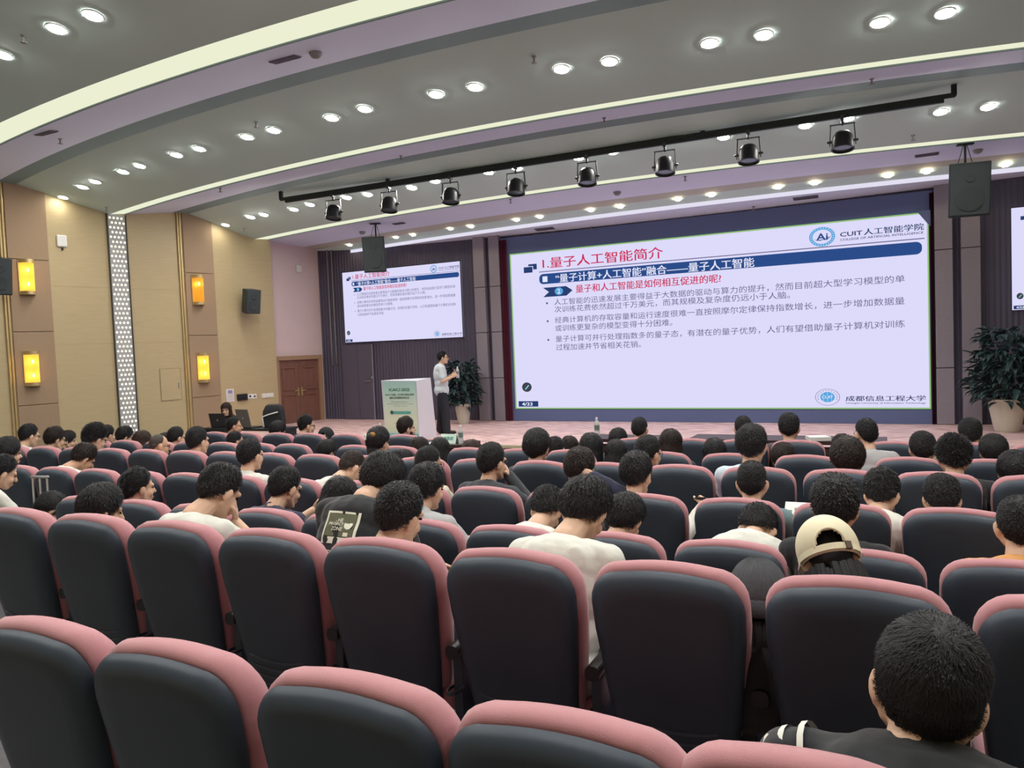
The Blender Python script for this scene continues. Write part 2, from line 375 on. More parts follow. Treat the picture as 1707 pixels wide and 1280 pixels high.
def disc(mb, cx, cz, rx, rz, y, n=40, mi=0, r0=0.0):
    if r0 == 0: mb.add([(cx + rx * math.cos(2 * PI * i / n), y, cz + rz * math.sin(2 * PI * i / n)) for i in range(n)], [tuple(range(n))], mi)
    else:
        v = [(cx + k * rx * math.cos(2 * PI * i / n), y, cz + k * rz * math.sin(2 * PI * i / n)) for k in (1, r0) for i in range(n)]
        mb.add(v, [(i, (i + 1) % n, n + (i + 1) % n, n + i) for i in range(n)], mi)
def rect(mb, x0, x1, z0, z1, y, mi=0): mb.quad((x0, y, z0), (x1, y, z0), (x1, y, z1), (x0, y, z1), mi)
def rrect(mb, x0, x1, z0, z1, rx, rz, y, mi=0):
    v = []
    for cx, cz, a0 in ((x1 - rx, z0 + rz, -90), (x1 - rx, z1 - rz, 0), (x0 + rx, z1 - rz, 90), (x0 + rx, z0 + rz, 180)):
        for k in range(7): a = R_(a0 + 15 * k); v.append((cx + rx * math.cos(a), y, cz + rz * math.sin(a)))
    mb.add(v, [tuple(range(len(v)))], mi)
# slide, in unit space (x right, z up); depth layers are a few millimetres
SL = []
def slide_parts():
    y1, y2, y3 = -.006, -.010, -.014
    mb = MB(); text_into(mb, '1.量子人工智能简介', .0945, .4225, .893, .962, y1, .012); SL.append(('title_text', mb, M_red))
    mb = MB(); rect(mb, .038, .064, .876, .913, y1); rect(mb, .052, .077, .917, .930, y1); rect(mb, .066, .077, .894, .930, y1); SL.append(('title_squares', mb, M_navy))
    mb = MB(); rect(mb, .083, .995, .872, .877, y1); SL.append(('rule_line', mb, M_ink))
    mb = MB(); rrect(mb, .083, .990, .795, .860, .012, .026, y1); SL.append(('heading_bar', mb, M_blue))
    mb = MB(); rect(mb, .093, .107, .808, .844, y2); SL.append(('heading_marker', mb, M_sw)); mb = MB(); text_into(mb, '“量子计算+人工智能”融合——量子人工智能', .131, .641, .798, .852, y2, .014); SL.append(('heading_text', mb, M_sw))
    mb = MB(); mb.add([(.093, y1, .712), (.160, y1, .712), (.178, y1, .743), (.160, y1, .772), (.093, y1, .772), (.110, y1, .743)], [(0, 1, 2, 5), (5, 2, 3, 4)]); SL.append(('number_arrow', mb, M_navy))
    mb = MB(); disc(mb, .139, .743, .012, .024, y2, 24); SL.append(('number_disc', mb, M_cyan))
    mb = MB(); text_into(mb, '2', .1345, .1435, .728, .758, y3, .01); SL.append(('number_text', mb, M_sw))
    mb = MB(); text_into(mb, '量子和人工智能是如何相互促进的呢?', .187, .563, .724, .774, y1, .014); SL.append(('question_text', mb, M_red))
    for t, x1, z in [('人工智能的迅速发展主要得益于大数据的驱动与算力的提升，然而目前超大型学习模型的单', .956, .655), ('次训练花费依然超过千万美元，而其规模及复杂度仍远小于人脑。', .719, .608),
                     ('经典计算机的存取容量和运行速度很难一直按照摩尔定律保持指数增长，进一步增加数据量', .955, .540), ('或训练更复杂的模型变得十分困难。', .441, .489),
                     ('量子计算可并行处理指数多的量子态，有潜在的量子优势，人们有望借助量子计算机对训练', .955, .420), ('过程加速并节省相关花销。', .359, .367)]:
        mb = MB(); text_into(mb, t, .1245, x1, z, z + .041, y1, .0); SL.append(('body_line', mb, M_ink))
    for z in (.672, .557, .437): mb = MB(); disc(mb, .103, z, .003, .007, y1, 12); SL.append(('bullet_dot', mb, M_ink))
    mb = MB(); disc(mb, .7905, .931, .0275, .052, y1, 48, r0=.74); SL.append(('college_emblem', mb, M_cyan))
    mb = MB(); text_into(mb, 'Ai', .778, .803, .912, .950, y2, .02)
    mb.add([(.772, y2, .918), (.786, y2, .910), (.806, y2, .921), (.811, y2, .938), (.806, y2, .926), (.788, y2, .915)], [(0, 1, 5), (1, 2, 4, 5), (2, 3, 4)]); SL.append(('emblem_letters', mb, M_blue))
    mb = MB()
    for k in range(26):
        a = 2 * PI * k / 26; disc(mb, .7905 + .0241 * math.cos(a), .931 + .0455 * math.sin(a), .0013, .0026, y2, 6)
    SL.append(('emblem_ring_lettering', mb, M_sw))
    mb = MB(); text_into(mb, 'CUIT', .828, .874, .921, .945, y1, .02); text_into(mb, 'COLLEGE OF ARTIFICIAL INTELLIGENCE', .828, .993, .899, .911, y1, .012); SL.append(('college_name', mb, M_inkd))
    mb = MB(); text_into(mb, '人工智能学院', .877, .994, .918, .953, y1, .014); SL.append(('college_name_characters', mb, M_deep))
    mb = MB(); disc(mb, .795, .058, .0262, .0455, y1, 48, r0=.965)
    text_into(mb, '成都信息工程大学', .833, .993, .035, .064, y1, .014); SL.append(('university_name_characters', mb, M_inkd))
    mb = MB(); disc(mb, .795, .058, .0155, .028, y1, 40); SL.append(('university_globe', mb, M_cyan))
    mb = MB(); text_into(mb, 'CUIT', .783, .807, .050, .066, y2, .02)
    for k in (-.55, 0, .55): rect(mb, .795 + k * .0155 - .0004, .795 + k * .0155 + .0004, .058 - .026 * math.sqrt(1 - k * k) * .9, .047, y2); rect(mb, .795 + k * .0155 - .0004, .795 + k * .0155 + .0004, .069, .058 + .026 * math.sqrt(1 - k * k) * .9, y2)
    SL.append(('globe_letters', mb, M_sw))
    mb = MB(); text_into(mb, 'Chengdu University of Information Technology', .833, .993, .018, .029, y1, .008)
    for k in range(14):
        a = R_(200 - k * 17); disc(mb, .795 + .0207 * math.cos(a), .058 + .0365 * math.sin(a), .0011, .0022, y1, 6)
    SL.append(('university_name_latin', mb, M_inkd))
    mb = MB(); disc(mb, .0335, .135, .0145, .031, y1, 40); SL.append(('pen_button', mb, M_pen))
    mb = MB(); mb.add([(.0275, y2, .122), (.030, y2, .1175), (.041, y2, .145), (.0385, y2, .150)], [(0, 1, 2, 3)]); SL.append(('pen_icon', mb, M_teal))
    mb = MB(); rect(mb, .0065, .066, .007, .043, y1); SL.append(('page_box', mb, M_navy))
    mb = MB(); text_into(mb, '4/33', .017, .049, .013, .035, y2, .02); SL.append(('page_number', mb, M_sw))
slide_parts()
SL = [(n, b.mesh(n, False), m) for n, b, m in SL]
for n, me, m in SL: me.materials.append(m)
def screen(label, x0, x1, z0, z1, edge, depth=.05, group=None):
    t = thing('projection_screen', label, 'screen', (x0, BACKY - depth, z0), 0, group)
    W, H = x1 - x0, z1 - z0
    mb = MB(); mb.box((.5 * W, depth / 2, .5 * H), (W, depth - .004, H)); 
    mb.build('panel', [M_scr], t, False)
    mb = MB(); e = edge
    mb.box((W / 2, .004, -e / 2), (W + 2 * e, .03, e)); mb.box((W / 2, .004, H + e / 2), (W + 2 * e, .03, e)); mb.box((-e / 2, .004, H / 2), (e, .03, H)); mb.box((W + e / 2, .004, H / 2), (e, .03, H))
    mb.build('edge_strip', M_green if edge > .02 else M_black, t, False)
    for n, me, m in SL:
        o = obj(n, me, None, t); o.scale = (W, 1, H)
    return t
scr = screen('big white slide screen in the middle of the stage wall', MX0, MX1, MZ0, MZ1, .026, .07, 'slide screens on the stage wall')
LX0, LX1, LZ0, LZ1 = -.8095 * BACKY, -.590 * BACKY, EYE + .018 * BACKY, EYE + .1295 * BACKY
screen('smaller slide screen left of the big one, above the lectern', LX0, LX1, LZ0, LZ1, .015, .05, 'slide screens on the stage wall')
a, b = onback(1683, 348), onback(1688.5, 517); RX0 = (a[0] + b[0]) / 2
screen('small slide screen cut off at the right of the stage wall', RX0, RX0 + (LX1 - LX0), b[2], a[2], .015, .05, 'slide screens on the stage wall')
mb = MB()
for x0, x1, z0, z1 in [(MX0 - .33, MX1 + .1, STZ, MZ0 - .04), (MX0 - .33, MX1 + .1, MZ1 + .04, 4.35), (MX0 - .33, MX0 - .04, MZ0 - .04, MZ1 + .04), (MX1 + .04, MX1 + .1, MZ0 - .04, MZ1 + .04)]:
    mb.box(((x0 + x1) / 2, BACKY - .03, (z0 + z1) / 2), (x1 - x0, .06, z1 - z0))
v = [(MX1 - .16, MZ1 + .05), (MX1 + .06, MZ1 + .05), (MX1 + .06, MZ1 - .26)]          # the draped corner over the screen's upper right
mb.add([(x, y, z) for y in (BACKY - .13, BACKY - .02) for x, z in v], [(0, 1, 2), (5, 4, 3), (0, 3, 4, 1), (1, 4, 5, 2), (2, 5, 3, 0)])
struct('trim_13', mb, M_surround)
# two pale conduits and the dark wing doors at the left of the stage wall
mb = MB()
for pa, pb in [((544.5, 430), (556, 600)), ((551.5, 430), (563, 600))]:
    a, b = onback(*pa, .03), onback(*pb, .03); x = (a[0] + b[0]) / 2; mb.box((x, BACKY - .02, (a[2] + 1.3) / 2 + .3), (.035, .05, a[2] - 1.0))
struct('trim_14', mb, M_metal)
d0, d1 = onback(575, 600), onback(622, 600)
t = thing('door_3', None, None); del_ = t; t['kind'] = 'structure'
t.location = ((d0[0] + d1[0]) / 2, BACKY - .03, STZ)
W = d1[0] - d0[0] + .1; H = 2.0
M_dd = mat('dark_stage_door', (.10, .09, .13), .6)
for s_ in (-1, 1):
    MB().box((s_ * W / 4, 0, H / 2), (W / 2 - .01, .05, H)).build('door_leaf', M_dd, t, False)
MB().box((W / 2 - .02, -.03, H / 2), (.03, .03, H)).build('edge_strip', mat('door_edge', (.25, .24, .3), .4), t, False)
hb = MB(); hb.cap((W / 2 - .12, -.05, 1.02), (W / 2 - .28, -.06, 1.02), .012); hb.ell((W / 2 - .06, -.04, 1.12), (.03, .02, .03)); hb.build('door_handle', M_metal, t)
# ------------------------------------------------------------------ double door in the rose wall
off = -.2
p0, p1 = onwall(461, 602, off), onwall(537, 597, off)
y0, y1 = p0[1] + .02, min(p1[1], 16.5); zt = (p0[2] + p1[2]) / 2
ang = math.atan2(.17, 1)                          # wall direction
t = bpy.data.objects.new('door_1', None); C.objects.link(t); t['kind'] = 'structure'
t.location = (wallx((y0 + y1) / 2) + off, (y0 + y1) / 2, -.29); t.rotation_euler = (0, 0, PI / 2 - ang)
W = (y1 - y0) / math.cos(ang); H = zt + .29
fr = MB(); fw = .11
fr.box((-W / 2 - fw / 2, -.03, H / 2), (fw, .1, H)); fr.box((W / 2 + fw / 2, -.03, H / 2), (fw, .1, H)); fr.box((0, -.03, H + fw / 2), (W + 2 * fw, .1, fw)); fr.build('door_frame', M_doorframe, t, False)
for s_ in (-1, 1):
    lf = MB(); lf.box((s_ * W / 4, 0, H / 2), (W / 2 - .008, .05, H))
    l = lf.build('door_leaf', M_walnut, t, False)
    mo = MB(); cx = s_ * W / 4; ww = W / 2 - .26
    for z0, z1 in ((.25, 1.02), (1.16, H - .2)):
        for q in ((cx, z0, ww, .03), (cx, z1, ww, .03)): mo.box((q[0], -.035, q[1]), (q[2], .03, q[3]))
        for q in ((cx - ww / 2, (z0 + z1) / 2), (cx + ww / 2, (z0 + z1) / 2)): mo.box((q[0], -.035, q[1]), (.03, .03, z1 - z0))
    a = MB()
    mo.build('panel_moulding', mat('lit_door_moulding', (.24, .12, .085), .35), l, False)
    h = MB(); h.box((s_ * .06, -.04, 1.09), (.05, .02, .22)); h.cap((s_ * .06, -.07, 1.12), (s_ * .17, -.07, 1.12), .012); h.build('door_handle', M_gold, l)
# ------------------------------------------------------------------ downlights
M_lamp = emat('downlight_lens', (1.0, .97, .90), LAMP); M_dim = emat('dim_downlight_lens', (1.0, .86, .55), LAMP * .3); M_lamp2 = emat('rear_downlight_lens', (1.0, .97, .92), LAMP * 2.55)
def ring_mesh(r0, r1, h):
    mb = MB(); mb.lathe([(r0, 0), (r0, -h), (r1, -h), (r1 + .004, 0)], nu=28, close=False); return mb.mesh('trim_ring')
def lens_mesh(r, z): return MB().lathe([(r, z), (r * .9, z - .008), (r * .6, z - .015), (r * .25, z - .019), (.001, z - .020)], nu=20).mesh('lens')
RM, LM, DRM, DLM = ring_mesh(.088, .105, .012), lens_mesh(.088, -.006), ring_mesh(.085, .1, .008), lens_mesh(.085, -.004)
DRM = ring_mesh(.052, .064, .006); DLM = MB().add([(.052 * math.cos(2 * PI * i / 24), .052 * math.sin(2 * PI * i / 24), -.002) for i in range(24)], [tuple(range(24))[::-1]]).mesh('lens', False); LM3 = lens_mesh(.088, -.006); M_lamp3 = emat('wall_downlight_lens', (1.0, .95, .8), LAMP * .22)
LM2 = lens_mesh(.088, -.006)
def downlight(p, s_, lm, rm, m, label, group):
    t = thing('ceiling_downlight', label, 'light', p + np.array([0, 0, -.004]), 0, group); t.rotation_euler = (math.atan(s_), 0, 0)
    obj('trim_ring', rm, M_white, t); obj('lens', lm, m, t)
rows = [('nearest ceiling panel', [(5, 90), (94, 46), (155, 24)]),
        ('second ceiling panel, above the seats', [(105, 328), (138, 311), (159, 302), (205, 285), (233, 275), (294, 257), (332, 247), (412, 227), (456, 216), (553, 195), (608, 180), (727, 156), (792, 144), (936, 114), (1016, 101), (1183, 71), (1273, 57), (1467, 36), (1576, 20)]),
        ('ceiling panel with the lighting bar', [(376, 374), (418, 361), (440, 357), (490, 348), (517, 340), (578, 328), (613, 323), (687, 312), (725, 301), (814, 286), (862, 279), (964, 262), (1021, 252), (1137, 231), (1206, 227), (1342, 208), (1413, 196), (1568, 185), (1647, 177)])]
for nm, pts in rows:
    for i, q in enumerate(pts):
        p, s_ = onceil(*q)
        wl = i == 0 and len(pts) > 5
        downlight(p, s_, LM3 if wl else LM, RM, M_lamp3 if wl else M_lamp, 'round bright downlight, %s in the %s' % (ordl(i, len(pts)), nm), 'bright ceiling downlights')
for i, q in enumerate([(583, 408), (660, 395), (689, 391), (751, 381), (785, 377), (861, 366), (900, 361), (985, 350), (1034, 344), (1130, 332), (1186, 325), (1297, 312), (1358, 305), (1480, 293), (1545, 286), (1676, 275)]):
    p, s_ = onceil(*q)
    downlight(p + np.array([0, 0, -.012]), s_ * .25, DLM, DRM, M_dim, 'dim yellowish downlight, %s in the row nearest the stage' % ordl(i, 16), 'dim downlights nearest the stage')
# the rows behind and above the lens go on across the hall: the lamps that light the near seats
k = 0
for x in (-11.4, -9.0, -8.1, -5.6, -4.7, -2.2, -1.3, 1.2, 2.1, 4.6):
    for yq in (5.2, 1.5):
        y = yq + arc(x); p = np.array([x, y, 0]); z, s_ = zceil(yq); p[2] = z
        if yq == 5.2:
            q = RW.T @ (p - np.array([0, 0, EYE]))
            u, v = 853.5 + FPX * q[0] / q[2], 640 + FPX * q[1] / q[2]
            if q[2] > 0 and v > -60 and -60 < u < 1770: continue
        k += 1
        downlight(p, s_, LM2, RM, M_lamp2, 'round bright downlight in the ceiling over the rear seats', 'downlights over the rear seats')
# ------------------------------------------------------------------ sprinklers, smoke detectors, grilles
M_det = mat('detector_grey', (.28, .28, .3), .6)
def detmesh(k):
    mb = MB()
    if k == 's': mb.cap((0, 0, .02), (0, 0, -.07), .014, .012, 8); mb.lathe([(.0, -.07), (.035, -.075), (.035, -.08), (0, -.085)], nu=12); mb.lathe([(.03, .0), (.03, -.01)], nu=12)
    else: mb.lathe([(.075, 0), (.075, -.025), (.05, -.06), (.02, -.07)], nu=20)
    return mb.mesh('head')
SPM, DTM = detmesh('s'), detmesh('d')
spr = [(39, 58), (100, 231), (427, 203), (177, 345), (367, 313), (668, 259), (890, 94), (1007, 196), (1142, 294), (1453, 131), (1522, 225), (558, 316), (851, 332), (986, 378), (1256, 344), (755, 406), (407, 380)]
for i, q in enumerate(spr):
    p, s_ = onceil(*q); tag(obj('fire_sprinkler', SPM, M_det, None, p), 'small pendent fire sprinkler, %s along the ceiling' % ordl(i, len(spr)), 'sprinkler', 'ceiling sprinklers')
dets = [(526, 87, 'near the top of the view, on the first purple strip'), (1630, 249, 'beside the right hanging loudspeaker'), (1029, 320, 'in the middle of the third purple strip'), (604, 386, 'left of the left hanging loudspeaker')]
for x, y, l in dets:
    p, s_ = onceil(x, y); tag(obj('smoke_detector', DTM, M_det, None, p), 'round grey smoke detector ' + l, 'smoke detector', 'ceiling smoke detectors')
for i, (x, y, w_, d_, l) in enumerate([(908, 381, .46, .16, 'dark air grille in the pale strip above the big screen left part'), (1343, 329, .46, .16, 'dark air grille in the pale strip above the emblem side of the screen'), (1545, 257, .36, .16, 'small oval grille left of the right hanging loudspeaker'), (475, 98, .4, .12, 'small grey grille in the nearest purple strip'), (77, 221, .4, .12, 'small grey grille in the purple strip at far left'), (665, 372, .3, .12, 'small grey grille right above the left hanging loudspeaker')]):
    p, s_ = onceil(x, y); mb = MB(); mb.box((0, 0, -.006), (w_, d_, .012))
    for k in range(5): mb.box((0, -d_ / 2 + (k + .5) * d_ / 5, -.014), (w_ * .94, .008, .01))
    o = tag(mb.build('air_grille', mat('grille_grey', (.16, .15, .2), .6), None, False, p), l, 'air vent', 'ceiling air grilles'); o.rotation_euler = (math.atan(s_), 0, 0)
# ------------------------------------------------------------------ lighting bar with eight stage lights
A, B = onceil(468, 319)[0], onceil(1590, 141)[0]; TZ = (A[2] + B[2]) / 2 - .15
A = np.array([A[0], A[1], TZ]); B = np.array([B[0], B[1], TZ]);
t = thing('lighting_bar', 'long dark lighting bar hanging below the third ceiling panel', 'lighting bar', tuple(A))
mb = MB(); mb.cap((0, 0, 0), B - A, .035, .035, 12); mb.box(tuple((B - A) / 2 + [0, 0, -.05]), (np.linalg.norm(B - A) * .98, .06, .06), rotz(math.atan2(B[1] - A[1], B[0] - A[0])))
mb.build('bar', mat('dark_bar_metal', (.035, .045, .045), .5, metal=.3), t)
for f_ in (0, .22, .44, .455, .715, 1):
    p = A + (B - A) * f_; zc, _ = zceil(unarc(p[0], p[1])); mb = MB(); mb.box(tuple(p - A + [0, 0, (zc - TZ) / 2]), (.07, .05, zc - TZ)); mb.build('hanger', M_black, t, False)
cb = MB(); pts = [A + (B - A) * f_ - A + np.array([0, .045, .02 * math.sin(f_ * 40)]) for f_ in np.linspace(.02, .98, 40)]; cb.tube(pts, .014, 6); cb.build('cable', M_black, t)
M_yoke = mat('dark_yoke_metal', (.09, .10, .10), .4, metal=.5); M_lens = mat('spot_lens', (.08, .10, .11), .15, spec=.6)
def spot(p, i, n):
    t = thing('stage_light', 'round black stage light on yoke, %s on the lighting bar' % ordl(i, n), 'stage light', tuple(p), .1, 'stage lights on the lighting bar')
    mb = MB(); mb.box((0, 0, -.03), (.05, .1, .06)); mb.cap((0, 0, -.02), (0, 0, -.12), .02)
    mb.build('clamp', M_yoke, t)
    mb = MB()
    for s_ in (-1, 1): mb.box((s_ * .165, 0, -.27), (.014, .035, .3), roty(-s_ * .06)); mb.cap((s_ * .15, 0, -.36), (s_ * .195, 0, -.36), .02)
    mb.box((0, 0, -.12), (.34, .035, .014)); mb.build('yoke', M_yoke, t)
    Rx = rotx(R_(205)); mb = MB()     # can tilted down towards the stage
    prof = [(.02, -.14), (.1, -.13), (.135, -.08), (.15, .0), (.15, .10), (.16, .105), (.16, .125), (.14, .125), (.13, .09)]
    b2 = MB(); b2.lathe(prof, nu=20, close=False); b2.v[0][:] = b2.v[0] @ rotx(R_(28)).T
    q = b2.v[0] * [1, 1, -1]; mb.add(q @ rotx(R_(18)).T + [0, 0, -.36], b2.f)
    mb.build('can', M_black, t)
    mb = MB(); v = np.array([(.13 * math.cos(2 * PI * i / 20), .13 * math.sin(2 * PI * i / 20), .1) for i in range(20)]) @ rotx(R_(28)).T * [1, 1, -1]
    mb.add(v @ rotx(R_(18)).T + [0, 0, -.36], [tuple(range(20))]); mb.build('lens', M_lens, t, False)
sp = [(555, 340), (649, 332), (752, 320), (860, 305), (978, 289), (1107, 264), (1247, 241), (1406, 212)]
for i, (x, y) in enumerate(sp):
    d = ray(x, y); f_ = None                       # where along the bar
    best = min(np.linspace(0, 1, 400), key=lambda k: abs((A + (B - A) * k)[0] / (A + (B - A) * k)[1] - d[0]))
    spot(A + (B - A) * best + [0, 0, -.05], i, len(sp))
# ------------------------------------------------------------------ loudspeakers
M_spk = mat('speaker_black', (.035, .045, .05), .6); M_gril = mat('speaker_grille', (.05, .062, .068), .7, bump=.3, bscale=220)
def speaker_box(label, loc, W, D, H, rz, tilt, hang=None, group=None):
    t = thing('loudspeaker', label, 'loudspeaker', loc, rz, group); Rr = rotx(tilt)
    def poly(y0, y1, w0, w1, z0, z1, mb):
        v = np.array([(-w0, y0, z0), (w0, y0, z0), (w1, y1, z0), (-w1, y1, z0), (-w0, y0, z1), (w0, y0, z1), (w1, y1, z1), (-w1, y1, z1)]) @ Rr.T
        return mb.add(v, [(0, 3, 2, 1), (4, 5, 6, 7), (0, 1, 5, 4), (2, 3, 7, 6), (1, 2, 6, 5), (0, 4, 7, 3)])
    mb = poly(-D / 2, D / 2, W / 2, W * .32, -H / 2, H / 2, MB()); o = mb.build('cabinet', M_spk, t); b = o.modifiers.new('b', 'BEVEL'); b.width = .015; b.segments = 2
    mb = poly(-D / 2 - .012, -D / 2 + .005, W * .46, W * .46, -H * .46, H * .46, MB()); mb.build('front_grille', M_gril, t, False)
    mb = MB()
    for z, r in ((H * .22, .07), (-H * .16, W * .34)): 
        q = MB().lathe([(r, 0), (r, .012), (r * .9, .014), (r * .4, .004)], nu=24); v = q.v[0] @ rotx(PI / 2).T + [0, -D / 2 - .012, z]; mb.add(v @ Rr.T, q.f)
    mb.build('driver_ring', mat('driver_grey', (.045, .055, .06), .5), t)
    mb = MB()
    if hang is not None:
        mb.cap((0, .05, H / 2 - .02), (0, .05, hang), .018, .018, 8); mb.box((0, .05, hang - .01), (.24, .1, .02)); mb.cap((.1, .02, H / 2 - .02), (.02, .05, hang), .006, .006, 6); mb.cap((-.12, .02, H / 2 - .02), (-.02, .05, hang), .006, .006, 6)
    else: mb.cap((0, D / 2 - .05, 0), (0, D / 2 + .22, -.1), .03); mb.box((0, D / 2 + .2, -.1), (.12, .04, .2))
    mb.build('bracket', M_black, t)
    return t
def hang_spk(label, px, py, y, H, W, rz):
    p = atY(px, py, y); zc, _ = zceil(unarc(p[0], y + .1)); speaker_box(label, tuple(p), W, .4, H, rz, R_(8), zc - p[2], 'hanging loudspeakers')
hang_spk('black loudspeaker hanging in front of the left slide screen', 627, 424, 14.6, .80, .52, R_(22))
hang_spk('black loudspeaker hanging above the right taupe pilasters', 1611, 317, 14.6, .84, .60, R_(10))
p = onwall(417, 502, .35); speaker_box('black wall loudspeaker on the cream wall above the notice', tuple(p), .38, .34, .58, R_(75) - 0, R_(10), None, 'loudspeakers on the left wall')
p = onwall(-4, 460, .38); speaker_box('black wall loudspeaker cut by the left edge of the view', tuple(p), .40, .34, .68, R_(75), R_(10), None, 'loudspeakers on the left wall')
# ------------------------------------------------------------------ wall sconces
def shade_mat(es):
    m = bpy.data.materials.new('amber_shade'); m.use_nodes = True; nt = m.node_tree; nt.nodes.remove(nt.nodes['Principled BSDF'])
    e = nt.nodes.new('ShaderNodeEmission'); e.inputs[0].default_value = (1.0, .52, .08, 1); e.inputs[1].default_value = es
    tr = nt.nodes.new('ShaderNodeBsdfTransparent'); tr.inputs[0].default_value = (1, .75, .25, 1); tl = nt.nodes.new('ShaderNodeBsdfTranslucent'); tl.inputs[0].default_value = (1, .62, .14, 1)
    m1 = nt.nodes.new('ShaderNodeMixShader'); m1.inputs[0].default_value = .45; m2 = nt.nodes.new('ShaderNodeAddShader')
    nt.links.new(tr.outputs[0], m1.inputs[1]); nt.links.new(tl.outputs[0], m1.inputs[2]); nt.links.new(m1.outputs[0], m2.inputs[0]); nt.links.new(e.outputs[0], m2.inputs[1])
    nt.links.new(m2.outputs[0], nt.nodes['Material Output'].inputs[0]); return m
M_shade = shade_mat(.80); M_shade2 = shade_mat(.30); M_bulb = emat('warm_bulb', (1.0, .84, .45), 13.0); M_off = mat('unlit_bulb', (.7, .68, .6), .3)
sc_ang = math.atan2(1, .17) - PI / 2
def sconce(label, pt, pb, lit=2):
    a, b = onwall(*pt, .14), onwall(*pb, .14); H = a[2] - b[2]; W = .26; D = .16
    y = (a[1] + b[1]) / 2; t = thing('wall_sconce', label, 'wall lamp', (wallx(y) + .03, y, b[2]), sc_ang + PI, 'amber wall sconces')
    # local x out of the wall is -x here: build with wall at x=0 and lamp towards -x, then turned by pi
    mb = MB(); mb.box((-.01, 0, H / 2), (.02, W + .03, H)); mb.build('back_plate', M_gold, t, False)
    mb = MB(); n = 12
    loops = []
    for z in (.05, H - .05):
        loops.append(np.array([(-.02, -W / 2, z)] + [(-.02 - D * math.sin(PI * k / n) ** .6, -W / 2 + W * k / n, z) for k in range(1, n)] + [(-.02, W / 2, z)]))
    v = np.concatenate(loops); m_ = n + 1
    mb.add(v, [(k, k + 1, m_ + k + 1, m_ + k) for k in range(n)]); mb.build('shade', M_shade if lit == 2 else M_shade2, t)
    for nm, z in (('bottom_band', .035), ('top_band', H - .035)):
        mb = MB(); lo = []
        for dz in (-.035, .035):
            lo.append(np.array([(0, -W / 2 - .012, z + dz)] + [(-.02 - (D + .012) * math.sin(PI * k / n) ** .6, -W / 2 - .012 + (W + .024) * k / n, z + dz) for k in range(1, n)] + [(0, W / 2 + .012, z + dz)]))
        mb.loft(lo); mb.build(nm, M_gold, t)
    for k, zf in enumerate((.3, .7)):
        mb = MB(); mb.ell((-.09, 0, H * zf), (.022, .022, .042)); mb.build('bulb', M_bulb if (lit == 2 or k == 1) else M_off, t)
    return t
sconce('amber wall sconce on the upper part of the left brown panel', (47, 432), (52, 491))
sconce('amber wall sconce on the lower part of the left brown panel', (56, 585), (60, 643))
sconce('half-lit amber wall sconce on the upper part of the right brown panel', (332, 458), (337, 508), 1)
sconce('amber wall sconce on the lower part of the right brown panel', (341, 588), (346, 637))
# ------------------------------------------------------------------ dotted light strip between the cream wall fields
y0, y1 = 11.0, 11.37; yc = (y0 + y1) / 2; zt = zceil(yc - arc(wallx(yc)))[0] - .005
t = thing('light_strip', 'tall grey wall strip dotted with small white lamps', 'light strip', (wallx(yc), yc, .05), sc_ang)
Wd = (y1 - y0) * 1.014
MB().box((.012, 0, (zt - .05) / 2), (.024, Wd, zt - .05)).build('backing', mat('grey_strip_backing', (.42, .42, .43), .5), t, False)
mb = MB()
for s_ in (-1, 1): mb.box((.02, s_ * (Wd / 2 + .012), (zt - .05) / 2), (.045, .022, zt - .05))
mb.build('edge_strip', mat('strip_edge_dark', (.06, .055, .05), .5), t, False)
M_dot = emat('strip_lamp', (1.0, .93, .74), 1.5)
bl = MB(); bl.ell((0, 0, 0), (.012, .024, .024), nu=10, nv=6); BLM = bl.mesh('bulb'); n = 0; rest = MB()
nz = 47
for k in range(nz):
    z = zt - .13 - k * (zt - .05 - .2) / (nz - 1)
    for j in range(4):
        y = -Wd / 2 + .05 + j * .083 + (.04 if k % 2 else 0)
        if z > 1.0 and n < 100: obj('bulb', BLM, M_dot, t, (.026, y, z)); n += 1
        else: rest.ell((.026, y, z), (.012, .024, .024), nu=8, nv=5)
tag(rest.build('bulbs', M_dot, t), kind='stuff')
# ------------------------------------------------------------------ small things on the left wall
def wbox(name, label, cat, px, py, D, W, H, m, off=0.0, bev=.01, group=None):
    p = onwall(px, py, off); t = thing(name, label, cat, (p[0], p[1], p[2]), sc_ang, group)
    o = MB().box((D / 2, 0, 0), (D, W, H)).build('case', m, t, False); b = o.modifiers.new('b', 'BEVEL'); b.width = bev; b.segments = 3; return t
t = wbox('wall_antenna', 'white square wireless box high on the cream wall', 'wireless box', 102, 402, .05, .20, .24, M_white, 0, .03)
MB().box((.03, 0, -.16), (.03, .03, .05)).build('cable_plug', M_black, t, False)
t = wbox('wall_antenna', 'pale pink-lit wireless box on the rose wall above the door', 'wireless box', 497, 448, .06, .17, .20, M_white, -.2, .02)
MB().cap((.01, 0, .1), (.01, 0, .3), .008).build('cable', M_white, t)
t = wbox('wall_notice', 'white notice sheet with a violet block on the cream wall', 'notice', 383.5, 659, .012, .21, .31, mat('paper_white', (.72, .70, .74), .7), 0, .002)
MB().box((.0135, 0, .085), (.003, .12, .075)).build('printed_block', mat('violet_print', (.30, .26, .48), .7), t, False)
mb = MB()
for k in range(9): mb.box((.0135, 0, .02 - k * .018), (.003, .15, .004))
mb.build('printed_lines', mat('grey_print', (.42, .40, .46), .7), t, False)
t = wbox('cable_box', 'black cable box low on the cream wall beside two sockets', 'wall box', 403, 662, .05, .28, .16, M_black, 0, .01)
mb = MB()
for k in range(4): mb.cap((.05, -.1 + k * .06, .0), (.07, -.1 + k * .06, .0), .018)
mb.build('plug', M_black, t)
